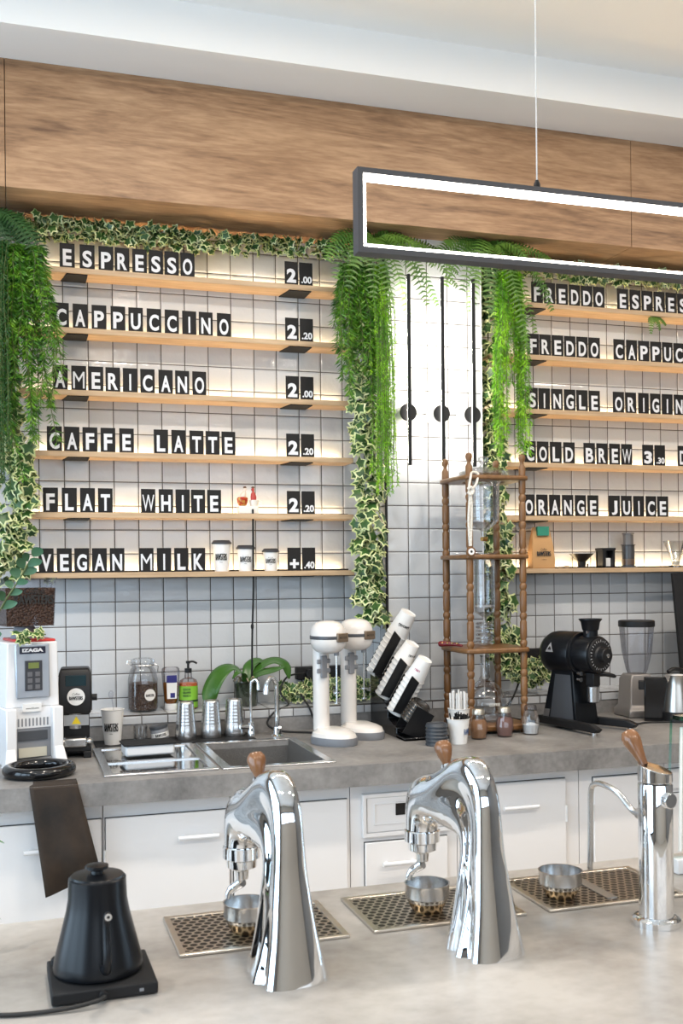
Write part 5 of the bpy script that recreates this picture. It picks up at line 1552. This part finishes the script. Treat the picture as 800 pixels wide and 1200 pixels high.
MB().tube([(1.475, -2.375, 0.925), (1.475, -2.392, 0.925)], 0.013, 20).build('clamp_knob', WHITEP, t, bevel=0.002)


# ================================================================== PLANTS
def ivy_leaf(mb_d, mb_c, p, nrm, up, size, r):
    """one five-lobed leaf: dark centre into mb_d, pale rim into mb_c"""
    n = nrm.normalized()
    u = (up - n * up.dot(n)).normalized()
    s_ = n.cross(u)
    out = []
    prof = [(0, 1.0), (24, 0.60), (56, 0.90), (84, 0.56), (128, 0.72), (165, 0.34), (180, 0.20), (195, 0.34), (232, 0.72), (276, 0.56), (304, 0.90), (336, 0.60)]
    vo, vi = [], []
    for a, rad in prof:
        a = math.radians(a)
        q = size * rad * r.uniform(0.92, 1.06)
        d = u * math.cos(a) + s_ * math.sin(a)
        vo.append(p + d * q - n * (0.28 * q * q / size))
        vi.append(p + d * q * 0.76 - n * (0.10 * q * q / size))
    mb_d.add([tuple(p + n * 0.0012)] + [tuple(v) for v in vi], [(0, 1 + i, 1 + (i + 1) % 12) for i in range(12)])
    mb_c.add([tuple(v) for v in vi] + [tuple(v) for v in vo], [(i, 12 + i, 12 + (i + 1) % 12, (i + 1) % 12) for i in range(12)])


def ivy(name, label, path, rx, rz, count, seed, size=(0.028, 0.050), group=None, ymin=None, cat='ivy', along=None):
    r = random.Random(seed)
    P = smooth_path(path, 10)
    root = thing(name, label, cat, tuple(P[0]), 0, group)
    o0 = P[0]
    d, c = MB(), MB()
    for k in range(count):
        i = r.random() * (len(P) - 1.001)
        q = P[int(i)].lerp(P[int(i) + 1], i % 1)
        ang = r.uniform(0, 2 * PI)
        rad = math.sqrt(r.random())
        off = Vector((rx * rad * math.cos(ang), -abs(r.gauss(0.0, 0.035)), rz * rad * math.sin(ang)))
        p = q + off
        p.z = min(p.z, 3.02)
        if ymin is not None:
            p.y = min(p.y, ymin)
        nrm = Vector((0.6 * math.cos(ang) + r.gauss(0, 0.6), -0.8 + r.gauss(0, 0.3), 0.45 + r.gauss(0, 0.6)))
        up = Vector((r.gauss(0, 0.6) + 0.5 * math.cos(ang), 0.0, -0.9 + r.gauss(0, 0.5)))
        ivy_leaf(d, c, p - o0, nrm, up, r.uniform(*size), r)
    d.build('dark_leaves', LEAF_D, root, angle=180)
    c.build('cream_leaves', LEAF_C, root, angle=180)
    MB().tube([tuple(p - o0) for p in P], 0.0028, 6).build('stem', STEM, root)
    return root


def frond(mb, pts, length_leaf, r, n_pairs=26, curl=0.3, M=None):
    P = smooth_path(pts, 8)
    mb.tube([tuple(p) for p in P], [0.0022 * (1 - 0.7 * i / len(P)) for i in range(len(P))], 5)
    for k in range(n_pairs):
        f = 0.10 + 0.90 * k / n_pairs
        i = f * (len(P) - 1.001)
        q = P[int(i)].lerp(P[int(i) + 1], i % 1)
        tn = (P[int(i) + 1] - P[int(i)]).normalized()
        side = tn.cross(Vector((0.1, -0.75, 0.66))).normalized()
        nrm = side.cross(tn)
        L = length_leaf * (math.sin(PI * min(1, 0.12 + 0.86 * f)) ** 0.6 + 0.05) * r.uniform(0.9, 1.08)
        w = 0.0040
        for sg in (-1, 1):
            dr = (side * sg + tn * 0.35).normalized()
            a = q
            b = q + dr * L * 0.5 + nrm * 0.004
            e = q + dr * L - nrm * L * curl * 0.5
            mb.add([tuple(a - tn * w), tuple(b - tn * w), tuple(e), tuple(b + tn * w), tuple(a + tn * w)], [(0, 1, 2, 3, 4)])


def fern(name, label, loc, fronds, mat_, seed, leaf=0.056):
    r = random.Random(seed)
    root = thing(name, label, 'fern', loc, 0, 'hanging ferns')
    for (dx, dy, dz, rise, ) in fronds:
        mb = MB()
        d = Vector((dx, dy, dz))
        p1 = Vector((dx * 0.3, dy * 0.4, rise * 0.7))
        p2 = Vector((dx * 0.7, dy * 0.8, rise * 0.6 + dz * 0.45))
        n = max(12, int(d.length / 0.0130))
        frond(mb, [(0, 0, 0), tuple(p1), tuple(p2), tuple(d)], leaf * r.uniform(0.85, 1.1), r, n)
        mb.build('frond', mat_, root, angle=180)
    MB().tube([(0, 0.0, -0.02), (0, 0.0, 0.03)], [0.022, 0.012], 10).build('crown', STEM, root)
    return root


def trailer(name, label, loc, strands, mat_, seed, needle=0.02, per_m=230, spread=0.8, group='trailing plants', wid=0.0016):
    """hanging strands clothed in short fine leaves"""
    r = random.Random(seed)
    root = thing(name, label, 'trailing plant', loc, 0, group)
    lv, st = MB(), MB()
    for pts in strands:
        P = smooth_path(pts, 8)
        st.tube([tuple(p) for p in P], 0.0014, 4)
        length = sum((P[i + 1] - P[i]).length for i in range(len(P) - 1))
        for k in range(int(length * per_m)):
            i = r.random() * (len(P) - 1.001)
            q = P[int(i)].lerp(P[int(i) + 1], i % 1)
            tn = (P[int(i) + 1] - P[int(i)]).normalized()
            a = r.uniform(0, 2 * PI)
            out = Vector((math.cos(a), math.sin(a), 0))
            dr = (out * spread + tn * r.uniform(0.3, 1.0) + Vector((0, 0, r.uniform(-0.2, 0.25)))).normalized()
            L = needle * r.uniform(0.6, 1.25)
            sd = dr.cross(Vector((r.gauss(0, 1), r.gauss(0, 1), r.gauss(0, 1)))).normalized() * wid
            m = q + dr * L * 0.5
            lv.add([tuple(q), tuple(m + sd), tuple(q + dr * L), tuple(m - sd)], [(0, 1, 2, 3)])
    lv.build('fine_leaves', mat_, root, angle=180)
    st.build('stems', STEM, root)
    return root


# ivy garlands under the soffit
ivy('ivy_garland', 'variegated ivy garland along the top of the bay above ESPRESSO', [(0.02, -0.07, 2.99), (0.30, -0.08, 3.005), (0.62, -0.08, 2.995), (0.95, -0.08, 3.005), (1.38, -0.09, 3.01)], 0.03, 0.052, 520, 1, (0.022, 0.036), group='ivy garlands under the oak soffit', ymin=-0.02)
ivy('ivy_garland', 'variegated ivy garland along the top of the bay above FREDDO ESPRES', [(2.06, -0.07, 3.01), (2.40, -0.08, 3.015), (2.75, -0.08, 3.005), (3.10, -0.08, 3.01), (3.45, -0.08, 3.01)], 0.03, 0.050, 470, 2, (0.022, 0.036), group='ivy garlands under the oak soffit', ymin=-0.02)
# ivy curtains
ivy('ivy_curtain', 'variegated ivy curtain hanging in the corner beside AMERICANO and FLAT WHITE', [(-0.10, -0.12, 3.0), (-0.07, -0.14, 2.6), (-0.04, -0.15, 2.2), (0.0, -0.15, 2.0), (-0.01, -0.15, 1.8), (-0.04, -0.15, 1.62)], 0.085, 0.04, 430, 3, group='ivy curtains', ymin=-0.03)
ivy('ivy_curtain', 'variegated ivy curtain hanging along the tiled column between menu and lamps', [(1.45, -0.14, 3.0), (1.44, -0.17, 2.6), (1.44, -0.18, 2.3), (1.455, -0.18, 1.95), (1.445, -0.18, 1.65), (1.46, -0.18, 1.38)], 0.065, 0.03, 480, 4, group='ivy curtains', ymin=-0.03)
ivy('ivy_curtain', 'variegated ivy curtain hanging behind the brew tower', [(2.06, -0.10, 3.0), (2.06, -0.11, 2.6), (2.06, -0.11, 2.2), (2.08, -0.11, 1.9), (2.085, -0.12, 1.6), (2.10, -0.12, 1.35), (2.16, -0.13, 1.15)], 0.06, 0.03, 560, 5, group='ivy curtains', ymin=-0.03)
ivy('ledge_ivy', 'variegated ivy bush on the tiled ledge behind the cream mixers', [(1.08, -0.10, 1.10), (1.20, -0.10, 1.10), (1.36, -0.10, 1.11), (1.45, -0.10, 1.10)], 0.04, 0.045, 210, 6, (0.020, 0.032), 'ivy on the ledge', ymin=-0.03)
ivy('ledge_ivy', 'variegated ivy bush spilling between the tower and the shop grinder', [(2.05, -0.16, 1.25), (2.12, -0.17, 1.18), (2.20, -0.18, 1.14), (2.28, -0.16, 1.16), (2.36, -0.10, 1.20)], 0.06, 0.06, 210, 8, (0.020, 0.032), 'ivy on the ledge', ymin=-0.05)
ivy('ivy_sprig', 'small ivy sprig on top of the white grinder below its hopper', [(0.0, -0.66, 1.385), (0.04, -0.665, 1.40), (0.10, -0.66, 1.395)], 0.04, 0.016, 14, 9, (0.018, 0.028))

# ferns
R6 = random.Random(21)
def fr(n, a0, a1, lmin, lmax, drop=(-0.18, 0.02)):
    out = []
    for k in range(n):
        a = a0 + (a1 - a0) * (k + R6.random() * 0.7) / n
        L = R6.uniform(lmin, lmax)
        out.append((L * math.cos(a), -abs(0.04 * math.sin(a * 2)) - R6.uniform(0.0, 0.05), L * math.sin(a) * 0.9 + R6.uniform(*drop), 0.03))
    return out
def spread(spec):
    out = []
    for a, L, dy in spec:
        a = math.radians(a + R6.uniform(-4, 4))
        L *= R6.uniform(0.92, 1.08)
        out.append((L * math.cos(a), dy, L * math.sin(a), 0.055 if math.cos(a) ** 2 > 0.2 else 0.03))
    return out
fern('hanging_fern', 'green fern bunch at the top of the column beside the espresso price', (1.46, -0.25, 2.985),
     spread([(-12, .38, -.03), (-26, .40, -.06), (-38, .36, -.02), (-52, .34, -.07), (-64, .36, -.03), (-76, .30, -.08), (-88, .32, -.04), (-98, .26, -.07),
             (-112, .25, -.03), (-126, .24, -.07), (-140, .24, -.03), (-152, .25, -.06), (-165, .24, -.02), (-178, .20, -.05), (4, .30, .02), (-20, .24, -.10), (-45, .22, -.11), (-130, .18, -.11)]), FERN, 31)
fern('hanging_fern', 'green fern bunch at the top of the column above the lime strands and tower', (1.99, -0.25, 3.0),
     spread([(-8, .40, -.03), (-20, .42, -.06), (-33, .36, -.02), (-46, .36, -.07), (-60, .40, -.03), (-72, .46, -.09), (-84, .34, -.04), (-97, .30, -.07),
             (-112, .28, -.03), (-126, .26, -.07), (-140, .28, -.03), (-154, .26, -.06), (-168, .28, -.02), (-182, .20, -.05), (-30, .22, -.10), (-120, .20, -.11)]), FERN, 32)
fern('hanging_fern', 'dark fern bunch hanging in the corner by the word ESPRESSO', (-0.085, -0.22, 2.965), [f for f in fr(22, -PI * 0.95, -PI * 0.08, 0.15, 0.25, (-0.05, 0.04)) if f[2] < 0.04], FERN_L, 33)
fern('fern_sprig', 'tiny fern sprig hanging below the FREDDO ESPRES shelf', (2.93, -0.10, 2.81), [(-0.03, -0.03, -0.09, 0.0), (0.02, -0.03, -0.07, 0.0), (0.06, -0.02, -0.04, 0.0)], FERN, 34, 0.022)

# trailing plants
R7 = random.Random(5)
def hang(n, x0, x1, z0, z1, y=(-0.06, 0.02), bow=0.03, top=0.25):
    out = []
    for k in range(n):
        x = R7.uniform(x0, x1)
        yy = R7.uniform(*y)
        ze = R7.uniform(z0, z1)
        xt = x * top + R7.uniform(-0.01, 0.01)
        out.append([(xt, yy * 0.4, 0), (x * 0.75 + R7.gauss(0, 0.008), yy, ze * 0.25), (x + R7.gauss(0, bow * 0.5), yy, ze * 0.6), (x + R7.gauss(0, bow), yy, ze)])
    return out
trailer('trailing_plant', 'bushy green trailing plant hanging in the corner before AMERICANO', (0.03, -0.27, 2.86), hang(44, -0.06, 0.125, -0.75, -0.25, bow=0.02, top=0.6) + hang(10, -0.10, -0.03, -1.0, -0.55, top=0.9), TRAIL, 41, 0.036, 420, wid=0.0024)
trailer('trailing_plant', 'dark straight trailing strands hanging at the picture edge corner', (-0.05, -0.30, 2.86), hang(22, -0.02, 0.05, -0.98, -0.55, bow=0.006, top=0.8), mat('deep_green', (0.018, 0.085, 0.012), 0.5), 42, 0.016, 600, 0.5)
trailer('trailing_plant', 'bushy green trailing plant hanging in front of the column ivy', (1.375, -0.25, 2.90), hang(44, -0.085, 0.085, -0.60, -0.15, bow=0.018, top=0.6), TRAIL, 43, 0.036, 420, wid=0.0024)
trailer('trailing_plant', 'long lime green strands hanging beside the first wall lamp', (1.475, -0.27, 2.90), hang(30, -0.02, 0.05, -0.98, -0.75, bow=0.008, top=0.6) + hang(9, -0.05, 0.03, -0.8, -0.45, bow=0.01, top=0.8), LIME, 44, 0.015, 560, 0.5, wid=0.0015)
trailer('trailing_plant', 'thick lime green tails hanging above the brew tower', (2.085, -0.26, 2.92), hang(16, -0.080, -0.03, -0.82, -0.62, bow=0.006, top=0.7) + hang(6, -0.03, 0.015, -0.5, -0.35, bow=0.006, top=0.7) + hang(14, 0.035, 0.072, -0.84, -0.6, bow=0.006, top=0.7), LIME, 45, 0.026, 560, 0.6, wid=0.0018)

# leafy branch beside the white grinder
t = thing('leafy_branch', 'blue-green leafy branch in front of the bean hopper', 'plant', (-0.18, -0.93, CT))
MB().lathe([(0.0, 0.0), (0.04, 0.0), (0.045, 0.02), (0.04, 0.12), (0.03, 0.15), (0.027, 0.15), (0.036, 0.12), (0.04, 0.02), (0, 0.01)], n=24).build('vase', GREYP, t)
st = smooth_path([(0.0, 0.0, 0.02), (0.04, 0, 0.30), (0.12, 0, 0.52), (0.19, -0.02, 0.64), (0.23, -0.02, 0.71)], 6)
MB().tube([tuple(p) for p in st], [0.003] * len(st), 6).build('stem', STEM, t)
mb = MB()
rb = random.Random(8)
for k in range(13):
    f = 0.45 + 0.55 * k / 12
    q = st[min(len(st) - 1, int(f * (len(st) - 1)))]
    sg = -1 if k % 2 else 1
    d = Vector((sg * 0.5 + 0.35, -0.3 + rb.gauss(0, 0.3), 0.65 if sg > 0 else 0.55)).normalized()
    if k == 12:
        d = Vector((0.55, -0.1, 0.8)).normalized()
    L, w = rb.uniform(0.045, 0.065), rb.uniform(0.012, 0.018)
    sd = d.cross(Vector((0.2, -1, 0.2))).normalized()
    rows = []
    for i in range(7):
        u = i / 6
        ww = w * math.sin(PI * (0.04 + 0.92 * u)) ** 0.8
        c = q + d * (0.008 + L * u) + Vector((0, -0.01 * u * u, -0.015 * u * u))
        rows.append([tuple(c - sd * ww), tuple(c + Vector((0, 0.003, 0))), tuple(c + sd * ww)])
    mb.loft(rows, False, False, closed=False)
mb.build('leaves', EUCA, t, angle=180)
# plant on the near bar, mostly outside the frame
t = thing('bar_plant', 'green leaf tips reaching in at the picture edge above the bar', 'plant', (-0.14, -2.36, 0.90))
MB().lathe([(0.0, 0.0), (0.04, 0.0), (0.045, 0.08), (0.042, 0.08), (0.036, 0.01), (0, 0.01)], n=24).build('pot', WHITEP, t)
for a, b_, c_ in (((0, 0, 0.05), (0.05, 0.02, 0.21), (0.115, 0.05, 0.185)), ((0, 0, 0.05), (0.05, -0.02, 0.12), (0.108, 0.03, 0.045)), ((0, 0, 0.05), (-0.05, 0.0, 0.2), (-0.1, 0.0, 0.25))):
    o = strap_leaf(MB(), (a, b_, c_), (0.006, 0.014, 0.002)).build('leaf', mat('leaf_mid', (0.06, 0.20, 0.04), 0.5), t, angle=180)
